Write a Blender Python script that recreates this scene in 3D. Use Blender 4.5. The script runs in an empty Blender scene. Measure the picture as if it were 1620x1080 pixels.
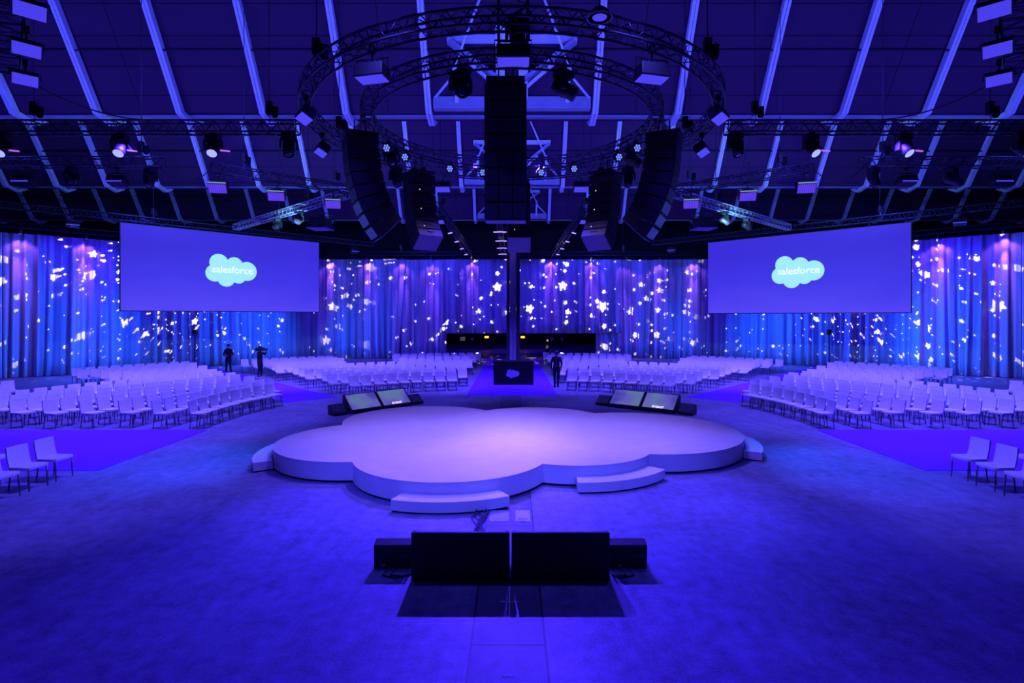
import bpy, math, random
from mathutils import Vector, Matrix, Euler
random.seed(7)
PI = math.pi
sc = bpy.context.scene
C = sc.collection

# ------------------------------------------------------------------ camera, world, exposure
FOC, HOR, EYE = 860.0, 500.0, 3.44           # focal length in px, horizon row, eye height
cam_d = bpy.data.cameras.new('camera'); cam = bpy.data.objects.new('camera', cam_d); C.objects.link(cam)
cam.location = (0, 0, EYE); cam.rotation_euler = (PI/2, 0, 0)
cam_d.sensor_width = 36; cam_d.lens = FOC/1620*36; cam_d.shift_y = -(540-HOR)/1620
cam_d.clip_end = 300
sc.camera = cam
sc.view_settings.view_transform = 'Standard'; sc.view_settings.look = 'None'
sc.view_settings.gamma = 1; sc.view_settings.use_curve_mapping = False
sc.view_settings.exposure = 0.0
w = bpy.data.worlds.new('hall_gloom'); sc.world = w; w.use_nodes = True
w.node_tree.nodes['Background'].inputs[0].default_value = (0.06, 0.02, 1, 1)
w.node_tree.nodes['Background'].inputs[1].default_value = 0.06
try:
    sc.cycles.use_denoising = True; sc.cycles.max_bounces = 6; sc.cycles.diffuse_bounces = 3
    sc.cycles.sample_clamp_indirect = 4
except Exception: pass

def ground(px, py, z=0.0):
    t = (EYE-z)/(py-HOR); return Vector(((px-810)*t, FOC*t, z))
def at(px, py, Y):
    return Vector(((px-810)*Y/FOC, Y, EYE-(py-HOR)*Y/FOC))

DEEP = (0.055, 0.022, 1.0); LAV = (0.25, 0.155, 1.0); AUD = (0.125, 0.085, 1.0); AZURE = (0.012, 0.14, 1.0)
UPL = (0.06, 0.075, 1.0); PURP = (0.55, 0.16, 1.0)
def spot(loc, target, power, col, deg=60, blend=0.5, rad=0.12, name='stage_spot'):
    d = bpy.data.lights.new(name, 'SPOT'); d.energy = power; d.color = col
    d.spot_size = math.radians(deg); d.spot_blend = blend; d.shadow_soft_size = rad
    o = bpy.data.objects.new(name, d); C.objects.link(o); o.location = loc
    o.rotation_euler = (Vector(target)-Vector(loc)).to_track_quat('-Z', 'Y').to_euler()
    return o
SC_Y = 13.9; RZ = 8.33                        # stage centre depth, height of the ring trusses
# stage wash from above the rings
for x, y in ((-0.8, 13.2), (0.8, 13.2), (-0.8, 14.6), (0.8, 14.6)):
    spot((x, y, 9.0), (x*2.6, 14+(y-14)*1.8, 0.4), 2200, LAV, 56, 0.8, 0.25, 'stage_wash')
spot((0.1, 15.6, 9.0), (0.0, 15.4, 0.4), 300, LAV, 38, 1.0, 0.3, 'stage_centre')
# floor in front of the stage, thrown over it from the far side of the rings
for x in (-1.15, 0.75, 1.0):
    spot((x, 17.5, 8.35), (x*0.6, 8.2, 0), 12500, DEEP, 58, 0.9, 0.05, 'front_floor_wash')
for s in (-1, 1):
    spot((s*1.5, 12.0, 8.9), (s*8.5, 9.0, 0), 1500, DEEP, 74, 0.9, 0.12, 'side_floor_wash')
    spot((s*10.6, 17.9, 8.0), (s*11.8, 18.8, 0.3), 4300, AUD, 100, 0.7, 0.12, 'seat_wash')
    spot((s*15.4, 19.0, 8.0), (s*16.0, 20.4, 0.3), 3600, AUD, 96, 0.7, 0.12, 'side_seat_wash')
    spot((s*13.2, 23.6, 8.0), (s*15.6, 25.8, 0.3), 5800, AUD, 88, 0.7, 0.12, 'corner_seat_wash')
    spot((s*3.6, 26.5, 8.0), (s*5.0, 29.0, 0.3), 5600, AUD, 92, 0.7, 0.12, 'far_seat_wash')
    spot((s*9.6, 27.2, 8.0), (s*10.8, 29.6, 0.3), 5400, AUD, 86, 0.7, 0.12, 'far_corner_seat_wash')
    spot((s*5.2, 14.6, 8.0), (s*9.4, 18.6, 0.5), 1600, AUD, 66, 0.9, 0.12, 'added_seat_fill')  # added fill, brightens the chair backs from the stage side
    spot((s*1.6, 18.9, 8.0), (s*4.8, 24.6, 0.5), 2400, AUD, 76, 0.9, 0.12, 'added_far_seat_fill')  # the same added fill for the back-centre chairs
    spot((s*5.0, 12.2, 8.8), (s*10.0, 10.6, 0.3), 4200, AUD, 62, 0.8, 0.12, 'near_seat_wash')
    spot((s*5.0, 3.0, 8.8), (s*1.9, 10.6, 0.3), 3600, (0.07, 0.07, 1.0), 36, 1.0, 0.15, 'added_stage_key')  # added lamps out of view, brightening the stage fascia
    spot((s*2.3, 8.7, 8.9), (s*2.0, 10.8, 0.2), 800, (0.08, 0.07, 1.0), 80, 0.9, 0.15, 'added_stage_fill')  # added fill lamps lifting the fascia and step treads
    spot((s*5.4, 17.9, 8.0), (s*7.6, 12.6, 0), 4800, AZURE, 27, 1.0, 0.2, 'azure_floor_pool')
    spot((s*11.6, 17.2, 7.6), (s*16.3, 19.0, 0), 1500 if s > 0 else 300, AZURE, 40, 1.0, 0.15, 'azure_seat_pool')
    spot((s*9.8, 13.9, 7.9), (s*13.5, 14.4, 0), 3000, DEEP, 80, 0.8, 0.2, 'aisle_wash')
spot((0.0, 51.5, 6.5), (0, 57, 0), 800, DEEP, 120, 0.6, 0.3, 'added_backstage_wash')  # added unseen lamp to lift the dark floor beyond the opening
spot((0.0, 22.5, 8.0), (0, 27, 0), 4000, DEEP, 62, 0.9, 0.3, 'centre_aisle_wash')
# roof
for x, y, p in ((-9, 13.5, 1700), (9, 13.5, 1700), (-2.5, 15, 1100), (2.5, 15, 1100), (-17, 14.5, 1500), (17, 14.5, 1500),
                (-7, 24.5, 2300), (7, 24.5, 2300), (-18, 25, 2300), (18, 25, 2300), (0, 25.5, 1200), (-7, 39, 1000), (7, 39, 1000)):
    spot((x, y, 9.0), (x*1.02, y+4.5, 14), p*1.3, UPL, 150, 0.6, 0.15, 'roof_uplight')

def gobo(loc, target, power, deg, seed=0.0, dens=1.0, cut=0.0, thin=0.0, name='star_projector_beam'):
    """a spot whose glass mask throws scattered little stars"""
    o = spot(loc, target, power, (1, 1, 1), deg, 0.15, 0.0, name)
    d = o.data; d.use_nodes = True; nt = d.node_tree; N, L = nt.nodes, nt.links
    for n in list(N): N.remove(n)
    def m(op, a, b=None, c=None):
        n = N.new('ShaderNodeMath'); n.operation = op
        for i, v in enumerate((a, b, c)):
            if v is None: continue
            if isinstance(v, (int, float)): n.inputs[i].default_value = v
            else: L.new(v, n.inputs[i])
        return n.outputs[0]
    tc = N.new('ShaderNodeTexCoord'); sx = N.new('ShaderNodeSeparateXYZ'); L.new(tc.outputs['Normal'], sx.inputs[0])
    u = m('ARCTAN2', sx.outputs[0], m('MULTIPLY', sx.outputs[2], -1.0))
    v = m('DIVIDE', m('MULTIPLY', sx.outputs[1], -1.0), m('SQRT', m('ADD', m('MULTIPLY', sx.outputs[0], sx.outputs[0]), m('MULTIPLY', sx.outputs[2], sx.outputs[2]))))
    total = None
    for scale, rmax, keep, sh in ((8.5*dens, 0.15, 0.50, 3.1), (15*dens, 0.14, 0.22, 11.7), (25*dens, 0.13, 0.22, 7.7)):
        cx = N.new('ShaderNodeCombineXYZ')
        L.new(m('ADD', m('MULTIPLY', u, scale), seed+sh+50), cx.inputs[0]); L.new(m('ADD', m('MULTIPLY', v, scale), seed*1.7+sh+50), cx.inputs[1])
        vo = N.new('ShaderNodeTexVoronoi'); vo.voronoi_dimensions = '2D'; vo.inputs['Scale'].default_value = 1.0
        L.new(cx.outputs[0], vo.inputs['Vector'])
        sub = N.new('ShaderNodeVectorMath'); sub.operation = 'SUBTRACT'
        L.new(cx.outputs[0], sub.inputs[0]); L.new(vo.outputs['Position'], sub.inputs[1])
        sp = N.new('ShaderNodeSeparateXYZ'); L.new(sub.outputs[0], sp.inputs[0])
        rc = N.new('ShaderNodeSeparateColor'); L.new(vo.outputs['Color'], rc.inputs[0])
        ang = m('ARCTAN2', sp.outputs[1], sp.outputs[0])
        lob = m('ADD', 1.0, m('MULTIPLY', 0.2, m('COSINE', m('ADD', m('MULTIPLY', ang, 5), m('MULTIPLY', rc.outputs[1], 6.3)))))
        rad = m('MULTIPLY', lob, m('MULTIPLY', rmax, m('ADD', 0.35, m('MULTIPLY', 0.65, rc.outputs[2]))))
        dist = vo.outputs['Distance']
        edge = m('SUBTRACT', 1.0, m('SMOOTH_MIN', 1.0, m('DIVIDE', dist, rad), 0.05))
        mask = m('MULTIPLY', m('MINIMUM', m('MULTIPLY', m('MAXIMUM', edge, 0.0), 6.0), 1.0), m('GREATER_THAN', rc.outputs[0], max(keep, thin)))
        total = mask if total is None else m('MAXIMUM', total, mask)
    total = m('MULTIPLY', total, m('GREATER_THAN', v, cut))       # the lamp's shutter blade keeps the stars off the roof
    em = N.new('ShaderNodeEmission'); em.inputs[0].default_value = (1.0, 0.95, 0.55, 1)
    L.new(total, em.inputs[1])
    out = N.new('ShaderNodeOutputLight'); L.new(em.outputs[0], out.inputs[0])
    return o
gobo((0.05, 31.2, 8.75), (0.05, 44.2, 8.75), 36000, 104, 0.0, 0.62, 0.035)
for s in (-1, 1):
    gobo((s*17.5, 33.2, 8.1), (s*21.5, 37.1, 8.1), 14000, 156, 4.3+s, 0.50, 0.0, 0.64)
    gobo((s*19.6, 31.2, 8.1), (s*26.5, 33.2, 8.1), 15000, 140, 7.7+s, 0.50, 0.0, 0.66)
# drapes: blue from the ring side, azure from out wide
for s in (-1, 1):
    spot((s*6.5, 26, 8.6), (s*7.5, 44, 3.2), 3600, (0.045, 0.010, 1.0), 74, 0.9, 0.2, 'drape_wash')
    spot((s*16.4, 34.6, 8.4), (s*20.5, 38.6, 4.0), 1000, (0.045, 0.012, 1.0), 120, 0.9, 0.2, 'drape_wash')
    spot((s*21.5, 29.5, 8.4), (s*27.5, 31.5, 3.5), 1200, (0.045, 0.012, 1.0), 110, 0.9, 0.2, 'drape_wash')
    spot((s*19.5, 30.6, 3.2), (s*29.5, 29.5, 1.2), 2800, AZURE, 120, 0.9, 0.2, 'drape_azure')
    spot((s*14.2, 37.0, 3.4), (s*20.5, 38.5, 1.5), 2300, AZURE, 120, 0.9, 0.2, 'drape_azure')
    spot((s*15.0, 38.5, 3.0), (s*11.5, 44.2, 1.0), 1300, AZURE, 90, 1.0, 0.2, 'drape_azure')
    # white-green edge light on the slanting screen truss
    spot((s*9.5, 24.0, 6.8), (s*11.5, 26.0, 8.3), 1300, (0.22, 0.62, 1.0), 130, 0.6, 0.05, 'truss_edge_light')
    spot((s*9.0, 12.0, 3.0), (s*3.7, 13.4, 5.9), 260, (0.10, 0.35, 1.0), 22, 0.8, 0.05, 'speaker_edge_light')

# ------------------------------------------------------------------ materials
def mat(name, rgb, rough=0.6, metal=0.0, emit=None, strength=1.0, spec=0.5):
    m = bpy.data.materials.new(name); m.use_nodes = True
    b = m.node_tree.nodes['Principled BSDF']
    b.inputs['Base Color'].default_value = (*rgb, 1); b.inputs['Roughness'].default_value = rough
    b.inputs['Metallic'].default_value = metal; b.inputs['Specular IOR Level'].default_value = spec
    if emit:
        b.inputs['Emission Color'].default_value = (*emit, 1); b.inputs['Emission Strength'].default_value = strength
    return m
def noisy(m, scale=8.0, lo=0.8, hi=1.15, bump=0.0, coord='Object', stretch=(1, 1, 1)):
    """worn variation of the base colour, and an optional bump"""
    nt = m.node_tree; N, L = nt.nodes, nt.links; b = N['Principled BSDF']
    tc = N.new('ShaderNodeTexCoord'); mp = N.new('ShaderNodeMapping'); mp.inputs['Scale'].default_value = stretch
    L.new(tc.outputs[coord], mp.inputs[0])
    n = N.new('ShaderNodeTexNoise'); n.inputs['Scale'].default_value = scale; n.inputs['Detail'].default_value = 6
    L.new(mp.outputs[0], n.inputs['Vector'])
    r = N.new('ShaderNodeMapRange'); r.inputs[1].default_value = 0.3; r.inputs[2].default_value = 0.7
    r.inputs[3].default_value = lo; r.inputs[4].default_value = hi
    L.new(n.outputs[0], r.inputs[0])
    mx = N.new('ShaderNodeVectorMath'); mx.operation = 'SCALE'
    mx.inputs[0].default_value = b.inputs['Base Color'].default_value[:3]; L.new(r.outputs[0], mx.inputs['Scale'])
    L.new(mx.outputs[0], b.inputs['Base Color'])
    if bump:
        bp = N.new('ShaderNodeBump'); bp.inputs['Strength'].default_value = bump; L.new(n.outputs[0], bp.inputs['Height'])
        L.new(bp.outputs[0], b.inputs['Normal'])
    return m
M = {}
M['chair'] = noisy(mat('white_vinyl', (0.82, 0.80, 0.86), 0.45), 14, 0.95, 1.04)
M['chair_leg'] = mat('brushed_chair_leg', (0.16, 0.16, 0.22), 0.35, 0.8)
M['stage'] = noisy(mat('stage_white_vinyl', (0.80, 0.78, 0.84), 0.55), 3, 0.96, 1.03)
M['stage_side'] = noisy(mat('stage_white_board', (0.80, 0.82, 0.88), 0.6), 3, 0.95, 1.04)
M['black'] = noisy(mat('black_powder_coat', (0.012, 0.011, 0.016), 0.55), 20, 0.7, 1.3)
M['black_soft'] = mat('black_fabric_cover', (0.010, 0.009, 0.013), 0.9, spec=0.2)
M['truss'] = mat('dark_aluminium_tube', (0.05, 0.05, 0.075), 0.38, 0.6)
M['lit_truss'] = mat('lit_aluminium_tube', (0.55, 0.57, 0.62), 0.35, 0.7)  # paler copy of the truss metal, painting in the light it catches
M['steel'] = noisy(mat('pale_painted_steel', (0.70, 0.72, 0.80), 0.5), 2, 0.92, 1.06)
M['steel_dark'] = noisy(mat('grey_painted_steel', (0.30, 0.30, 0.38), 0.55), 2, 0.9, 1.08)
M['gutter'] = mat('black_steel_and_shade', (0.012, 0.012, 0.02), 0.8)  # also paints the shadow gap along the roof valleys
M['carpet'] = noisy(mat('blue_carpet', (0.22, 0.05, 0.97), 0.95, spec=0.05), 60, 0.92, 1.06)
M['curtain'] = noisy(mat('voile_drape', (0.42, 0.38, 0.64), 0.8, spec=0.15), 1.0, 0.5, 1.45, 0.0, 'Object', (1.4, 1.4, 0.03))
M['lens_white'] = mat('lit_lens', (0.1, 0.1, 0.2), 0.2, emit=(0.20, 0.22, 1.0), strength=2.2)
M['lens_star'] = mat('lit_cluster_lens', (0.1, 0.1, 0.2), 0.2, emit=(0.12, 0.20, 1.0), strength=1.7)
M['lens_pink'] = mat('lit_pink_strip', (0.1, 0.1, 0.2), 0.2, emit=(0.55, 0.12, 0.95), strength=0.9)
M['lens_violet'] = mat('lit_violet_strip', (0.1, 0.1, 0.2), 0.2, emit=(0.38, 0.26, 1.0), strength=1.5)
M['flood'] = mat('lit_flood_face', (0.06, 0.06, 0.1), 0.4, emit=(0.075, 0.055, 0.95), strength=0.85)
M['flood_violet'] = mat('lit_violet_face', (0.06, 0.06, 0.1), 0.4, emit=(0.13, 0.05, 0.95), strength=0.85)
M['flood_green'] = mat('lit_green_edge', (0.06, 0.06, 0.1), 0.4, emit=(0.25, 0.45, 0.42), strength=0.8)
M['lens_dark'] = mat('unlit_glass_lens', (0.02, 0.02, 0.05), 0.08, spec=0.8)
M['led_pale'] = mat('small_status_led', (0.1, 0.1, 0.1), 0.3, emit=(1.0, 0.9, 0.55), strength=1.6)
M['grille'] = noisy(mat('speaker_grille', (0.05, 0.05, 0.075), 0.5, 0.2), 160, 0.7, 1.3)
M['box_bottom'] = mat('grey_cabinet_underside', (0.16, 0.13, 0.34), 0.6)
M['orange'] = mat('orange_lamp', (0.3, 0.1, 0.02), 0.3, emit=(1.0, 0.28, 0.02), strength=4.0)
M['case'] = mat('pale_flight_case', (0.55, 0.52, 0.42), 0.5)
M['case_lit'] = mat('warm_lit_case', (0.6, 0.55, 0.4), 0.5, emit=(0.5, 0.36, 0.12), strength=0.12)  # faint emission paints a warm light onto the case
M['cable'] = mat('black_cable', (0.015, 0.014, 0.02), 0.5)
M['tape'] = mat('white_gaffer_tape', (0.75, 0.75, 0.8), 0.7)
M['plate'] = noisy(mat('steel_floor_plate', (0.32, 0.36, 0.62), 0.5, 0.2), 10, 0.85, 1.1)
M['plate_pale'] = noisy(mat('pale_floor_plate', (0.55, 0.55, 0.75), 0.6), 12, 0.8, 1.15)
M['logo'] = mat('grey_blue_emblem', (0.28, 0.28, 0.42), 0.6)
M['skin'] = mat('skin', (0.35, 0.20, 0.14), 0.55)
M['cloth'] = noisy(mat('black_clothing', (0.014, 0.012, 0.022), 0.85, spec=0.15), 18, 0.7, 1.4)
M['hair'] = mat('dark_hair', (0.015, 0.012, 0.012), 0.6)
M['shoe'] = mat('grey_shoe', (0.35, 0.34, 0.38), 0.6)
M['wall'] = noisy(mat('black_hall_wall', (0.012, 0.012, 0.018), 0.9), 1.5, 0.7, 1.2)
M['roof'] = mat('dark_roof_board', (0.060, 0.022, 0.060), 0.85, spec=0.15)
def roof_seams():
    m = M['roof']; nt = m.node_tree; N, L = nt.nodes, nt.links; b = N['Principled BSDF']
    tc = N.new('ShaderNodeTexCoord'); sx = N.new('ShaderNodeSeparateXYZ'); L.new(tc.outputs['Object'], sx.inputs[0])
    cx = N.new('ShaderNodeCombineXYZ'); L.new(sx.outputs[0], cx.inputs[0]); L.new(sx.outputs[2], cx.inputs[1])
    br = N.new('ShaderNodeTexBrick'); L.new(cx.outputs[0], br.inputs['Vector'])
    br.inputs['Scale'].default_value = 1.0; br.inputs['Mortar Size'].default_value = 0.02; br.inputs['Mortar Smooth'].default_value = 0.1
    br.inputs['Brick Width'].default_value = 4.8; br.inputs['Row Height'].default_value = 0.85; br.offset = 0
    br.inputs['Color1'].default_value = (0.061, 0.022, 0.061, 1); br.inputs['Color2'].default_value = (0.055, 0.020, 0.056, 1)
    br.inputs['Mortar'].default_value = (0.02, 0.008, 0.022, 1)
    L.new(br.outputs['Color'], b.inputs['Base Color'])
roof_seams()
def floor_mat():
    m = mat('worn_concrete', (0.2, 0.2, 0.3), 0.42); nt = m.node_tree; N, L = nt.nodes, nt.links; b = N['Principled BSDF']
    def mt(op, a, c=None, d=None):
        n = N.new('ShaderNodeMath'); n.operation = op
        for i, v in enumerate((a, c, d)):
            if v is None: continue
            if isinstance(v, (int, float)): n.inputs[i].default_value = v
            else: L.new(v, n.inputs[i])
        return n.outputs[0]
    tc = N.new('ShaderNodeTexCoord'); sx = N.new('ShaderNodeSeparateXYZ'); L.new(tc.outputs['Object'], sx.inputs[0])
    X, Y = sx.outputs[0], sx.outputs[1]
    def noise(scale, det, st=(1, 1, 1)):
        mp = N.new('ShaderNodeMapping'); mp.inputs['Scale'].default_value = st; L.new(tc.outputs['Object'], mp.inputs[0])
        n = N.new('ShaderNodeTexNoise'); n.inputs['Scale'].default_value = scale; n.inputs['Detail'].default_value = det
        n.inputs['Roughness'].default_value = 0.65; L.new(mp.outputs[0], n.inputs['Vector']); return n.outputs[0]
    n1 = noise(0.55, 8); n2 = noise(5.0, 8); n3 = noise(1.6, 6, (3.0, 0.5, 1)); n4 = noise(40, 4)
    val = mt('ADD', mt('ADD', mt('MULTIPLY', n1, 0.55), mt('MULTIPLY', n2, 0.55)), mt('ADD', mt('MULTIPLY', n3, 0.28), mt('MULTIPLY', n4, 0.45)))
    ramp = N.new('ShaderNodeMapRange'); ramp.inputs[1].default_value = 0.66; ramp.inputs[2].default_value = 1.16
    ramp.inputs[3].default_value = 0.28; ramp.inputs[4].default_value = 1.68; L.new(val, ramp.inputs[0])
    def line(coord, pos, half):
        return mt('LESS_THAN', mt('ABSOLUTE', mt('SUBTRACT', coord, pos)), half)
    def band(coord, lo, hi):
        return mt('MULTIPLY', mt('GREATER_THAN', coord, lo), mt('LESS_THAN', coord, hi))
    strip = band(X, -0.43, 0.35)
    lines = mt('MAXIMUM', line(X, -0.43, 0.011), line(X, 0.35, 0.011))
    cross = None
    for y in (3.4, 4.2, 5.69, 7.3, 8.92, 9.72, 10.4):
        c = line(Y, y, 0.012); cross = c if cross is None else mt('MAXIMUM', cross, c)
    lines = mt('MAXIMUM', lines, mt('MULTIPLY', cross, strip))
    # long saw cuts running off to the right and left of the stage
    for a, bb, c0 in ((0.94, 0.34, 13.22), ):
        dd = mt('SUBTRACT', mt('ADD', mt('MULTIPLY', X, a), mt('MULTIPLY', Y, bb)), c0)
        lines = mt('MAXIMUM', lines, mt('MULTIPLY', mt('LESS_THAN', mt('ABSOLUTE', dd), 0.014), mt('MULTIPLY', mt('GREATER_THAN', X, 5.5), mt('LESS_THAN', Y, 19.0))))
    tone = mt('MULTIPLY', ramp.outputs[0], mt('SUBTRACT', 1.0, mt('MULTIPLY', strip, mt('ADD', 0.12, mt('MULTIPLY', n2, 0.4)))))
    tone = mt('MULTIPLY', tone, mt('SUBTRACT', 1.0, mt('MULTIPLY', lines, 0.88)))
    mx = N.new('ShaderNodeVectorMath'); mx.operation = 'SCALE'; mx.inputs[0].default_value = (0.20, 0.185, 0.34)
    L.new(tone, mx.inputs['Scale']); L.new(mx.outputs[0], b.inputs['Base Color'])
    rr = N.new('ShaderNodeMapRange'); rr.inputs[3].default_value = 0.62; rr.inputs[4].default_value = 0.38; L.new(n1, rr.inputs[0]); L.new(rr.outputs[0], b.inputs['Roughness'])
    bp = N.new('ShaderNodeBump'); bp.inputs['Strength'].default_value = 0.12; L.new(n2, bp.inputs['Height']); L.new(bp.outputs[0], b.inputs['Normal'])
    return m
M['floor'] = floor_mat()

# ------------------------------------------------------------------ mesh helpers
def text_mesh(name, body, size, off, m, parent, mtx, ext=0.002):
    c = bpy.data.curves.new(name, 'FONT'); c.body = body; c.size = size; c.align_x = 'CENTER'; c.align_y = 'CENTER'; c.extrude = ext; c.offset = off
    tmp = bpy.data.objects.new(name, c); C.objects.link(tmp)
    me = bpy.data.meshes.new_from_object(tmp.evaluated_get(bpy.context.evaluated_depsgraph_get()))
    bpy.data.objects.remove(tmp); bpy.data.curves.remove(c); me.materials.clear(); me.materials.append(m)
    o = bpy.data.objects.new(name, me); C.objects.link(o); o.parent = parent; o.matrix_local = mtx; return o
class MB:
    def __init__(s): s.v = []; s.f = []; s.sm = []
    def add(s, vs, fs, smooth=False):
        b = len(s.v); s.v += [Vector(v) for v in vs]; s.f += [[b+i for i in f] for f in fs]; s.sm += [smooth]*len(fs); return s
    def box(s, c, size, rot=None, taper=1.0):
        x, y, z = (q/2 for q in size); c = Vector(c); vs = []
        for dz in (-1, 1):
            k = taper if dz < 0 else 1.0
            for dx, dy in ((-1, -1), (1, -1), (1, 1), (-1, 1)):
                p = Vector((dx*x*k, dy*y*k, dz*z))
                vs.append(c + (rot @ p if rot else p))
        return s.add(vs, [(3, 2, 1, 0), (4, 5, 6, 7), (0, 1, 5, 4), (1, 2, 6, 5), (2, 3, 7, 6), (3, 0, 4, 7)])
    def bar(s, p, q, w, h, up=(0, 0, 1)):
        p, q = Vector(p), Vector(q); d = (q-p).normalized(); u = Vector(up)
        if abs(d.dot(u)) > 0.98: u = Vector((0, 1, 0))
        sd = d.cross(u).normalized(); u = sd.cross(d).normalized(); vs = []
        for c in (p, q):
            for a, b in ((-1, -1), (1, -1), (1, 1), (-1, 1)): vs.append(c+sd*a*w/2+u*b*h/2)
        return s.add(vs, [(3, 2, 1, 0), (4, 5, 6, 7), (0, 1, 5, 4), (1, 2, 6, 5), (2, 3, 7, 6), (3, 0, 4, 7)])
    def tube(s, pts, r, n=6, closed=False, r2=None):
        pts = [Vector(p) for p in pts]; m = len(pts); vs = []; fs = []
        for i, p in enumerate(pts):
            if closed: d = pts[(i+1) % m]-pts[i-1]
            else: d = pts[min(i+1, m-1)]-pts[max(i-1, 0)]
            d.normalize(); u = Vector((0, 0, 1)) if abs(d.z) < 0.95 else Vector((0, 1, 0))
            a = d.cross(u).normalized(); b = a.cross(d)
            rr = r if r2 is None else r+(r2-r)*i/max(1, m-1)
            for k in range(n):
                t = 2*PI*k/n; vs.append(p+a*math.cos(t)*rr+b*math.sin(t)*rr)
        for i in range(m if closed else m-1):
            j = (i+1) % m
            for k in range(n):
                l = (k+1) % n; fs.append((i*n+k, i*n+l, j*n+l, j*n+k))
        if not closed: fs += [tuple(range(n))[::-1], tuple((m-1)*n+k for k in range(n))]
        return s.add(vs, fs, True)
    def lathe(s, prof, n=16, mx=None):
        vs = []; fs = []
        for r, z in prof:
            for k in range(n):
                t = 2*PI*k/n; p = Vector((r*math.cos(t), r*math.sin(t), z)); vs.append(mx @ p if mx else p)
        for i in range(len(prof)-1):
            for k in range(n):
                l = (k+1) % n; fs.append((i*n+k, i*n+l, (i+1)*n+l, (i+1)*n+k))
        if prof[0][0] > 1e-5: fs.append(tuple(range(n))[::-1])
        if prof[-1][0] > 1e-5: fs.append(tuple((len(prof)-1)*n+k for k in range(n)))
        return s.add(vs, fs, True)
    def prism(s, poly, z0, z1, mx=None, smooth=False):
        n = len(poly); vs = [Vector((x, y, z0)) for x, y in poly]+[Vector((x, y, z1)) for x, y in poly]
        if mx: vs = [mx @ v for v in vs]
        return s.add(vs, [tuple(range(n))[::-1], tuple(range(n, 2*n))]+[(i, (i+1) % n, n+(i+1) % n, n+i) for i in range(n)], smooth)
OFF = {}
def obj(name, mb, m, parent=None, world=False, bevel=0.0):
    me = bpy.data.meshes.new(name); off = OFF.get(parent.name, Vector()) if (parent and world) else Vector()
    me.from_pydata([v-off for v in mb.v], [], mb.f)
    for p, sm in zip(me.polygons, mb.sm): p.use_smooth = sm
    me.materials.append(m); o = bpy.data.objects.new(name, me); C.objects.link(o)
    if parent: o.parent = parent; OFF[o.name] = off
    if bevel:
        b = o.modifiers.new('bevel', 'BEVEL'); b.width = bevel; b.segments = 2; b.limit_method = 'ANGLE'
    return o
def tag(o, label, cat, group=None, kind=None):
    o['label'] = label; o['category'] = cat
    if group: o['group'] = group
    if kind: o['kind'] = kind
    return o
def thing(name, label, cat, loc=(0, 0, 0), rz=0.0, group=None):
    o = bpy.data.objects.new(name, None); C.objects.link(o); o.location = loc; o.rotation_euler = (0, 0, rz)
    o.empty_display_size = 0.1; OFF[o.name] = Vector(loc); return tag(o, label, cat, group)
def struct(name, mb, m, parent=None, bevel=0):
    o = obj(name, mb, m, parent, bevel=bevel)
    if not parent: o['kind'] = 'structure'
    return o
KIDS = {}
def kids(o):
    return [c for c in o.children]
def dup(root, loc, rz, label, group=None, rot=None):
    r = root.copy(); C.objects.link(r); r.location = loc; r.rotation_euler = rot if rot else (0, 0, rz); r['label'] = label
    if group: r['group'] = group
    for ch in KIDS.setdefault(root.name, kids(root)):
        c = ch.copy(); C.objects.link(c); c.parent = r
        for g in KIDS.setdefault(ch.name, kids(ch)):
            d = g.copy(); C.objects.link(d); d.parent = c
    return r
class Kind:
    """first use places the prototype itself, later uses place copies"""
    def __init__(s, make, name, cat, group): s.make, s.name, s.cat, s.group, s.p, s.n = make, name, cat, group, None, 0
    def put(s, loc, rz, label):
        if s.p is None:
            s.p = thing(s.name, label, s.cat, (0, 0, 0), 0, s.group); s.make(s.p)
            s.p.location = loc; s.p.rotation_euler = (0, 0, rz); return s.p
        return dup(s.p, loc, rz, label, s.group)
ORD = ['', 'first', 'second', 'third', 'fourth', 'fifth', 'sixth', 'seventh', 'eighth', 'ninth', 'tenth', 'eleventh', 'twelfth', 'thirteenth',
       'fourteenth', 'fifteenth', 'sixteenth', 'seventeenth', 'eighteenth', 'nineteenth', 'twentieth', 'twenty-first', 'twenty-second', 'twenty-third', 'twenty-fourth']
SIDE = {-1: 'left', 1: 'right'}

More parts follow.
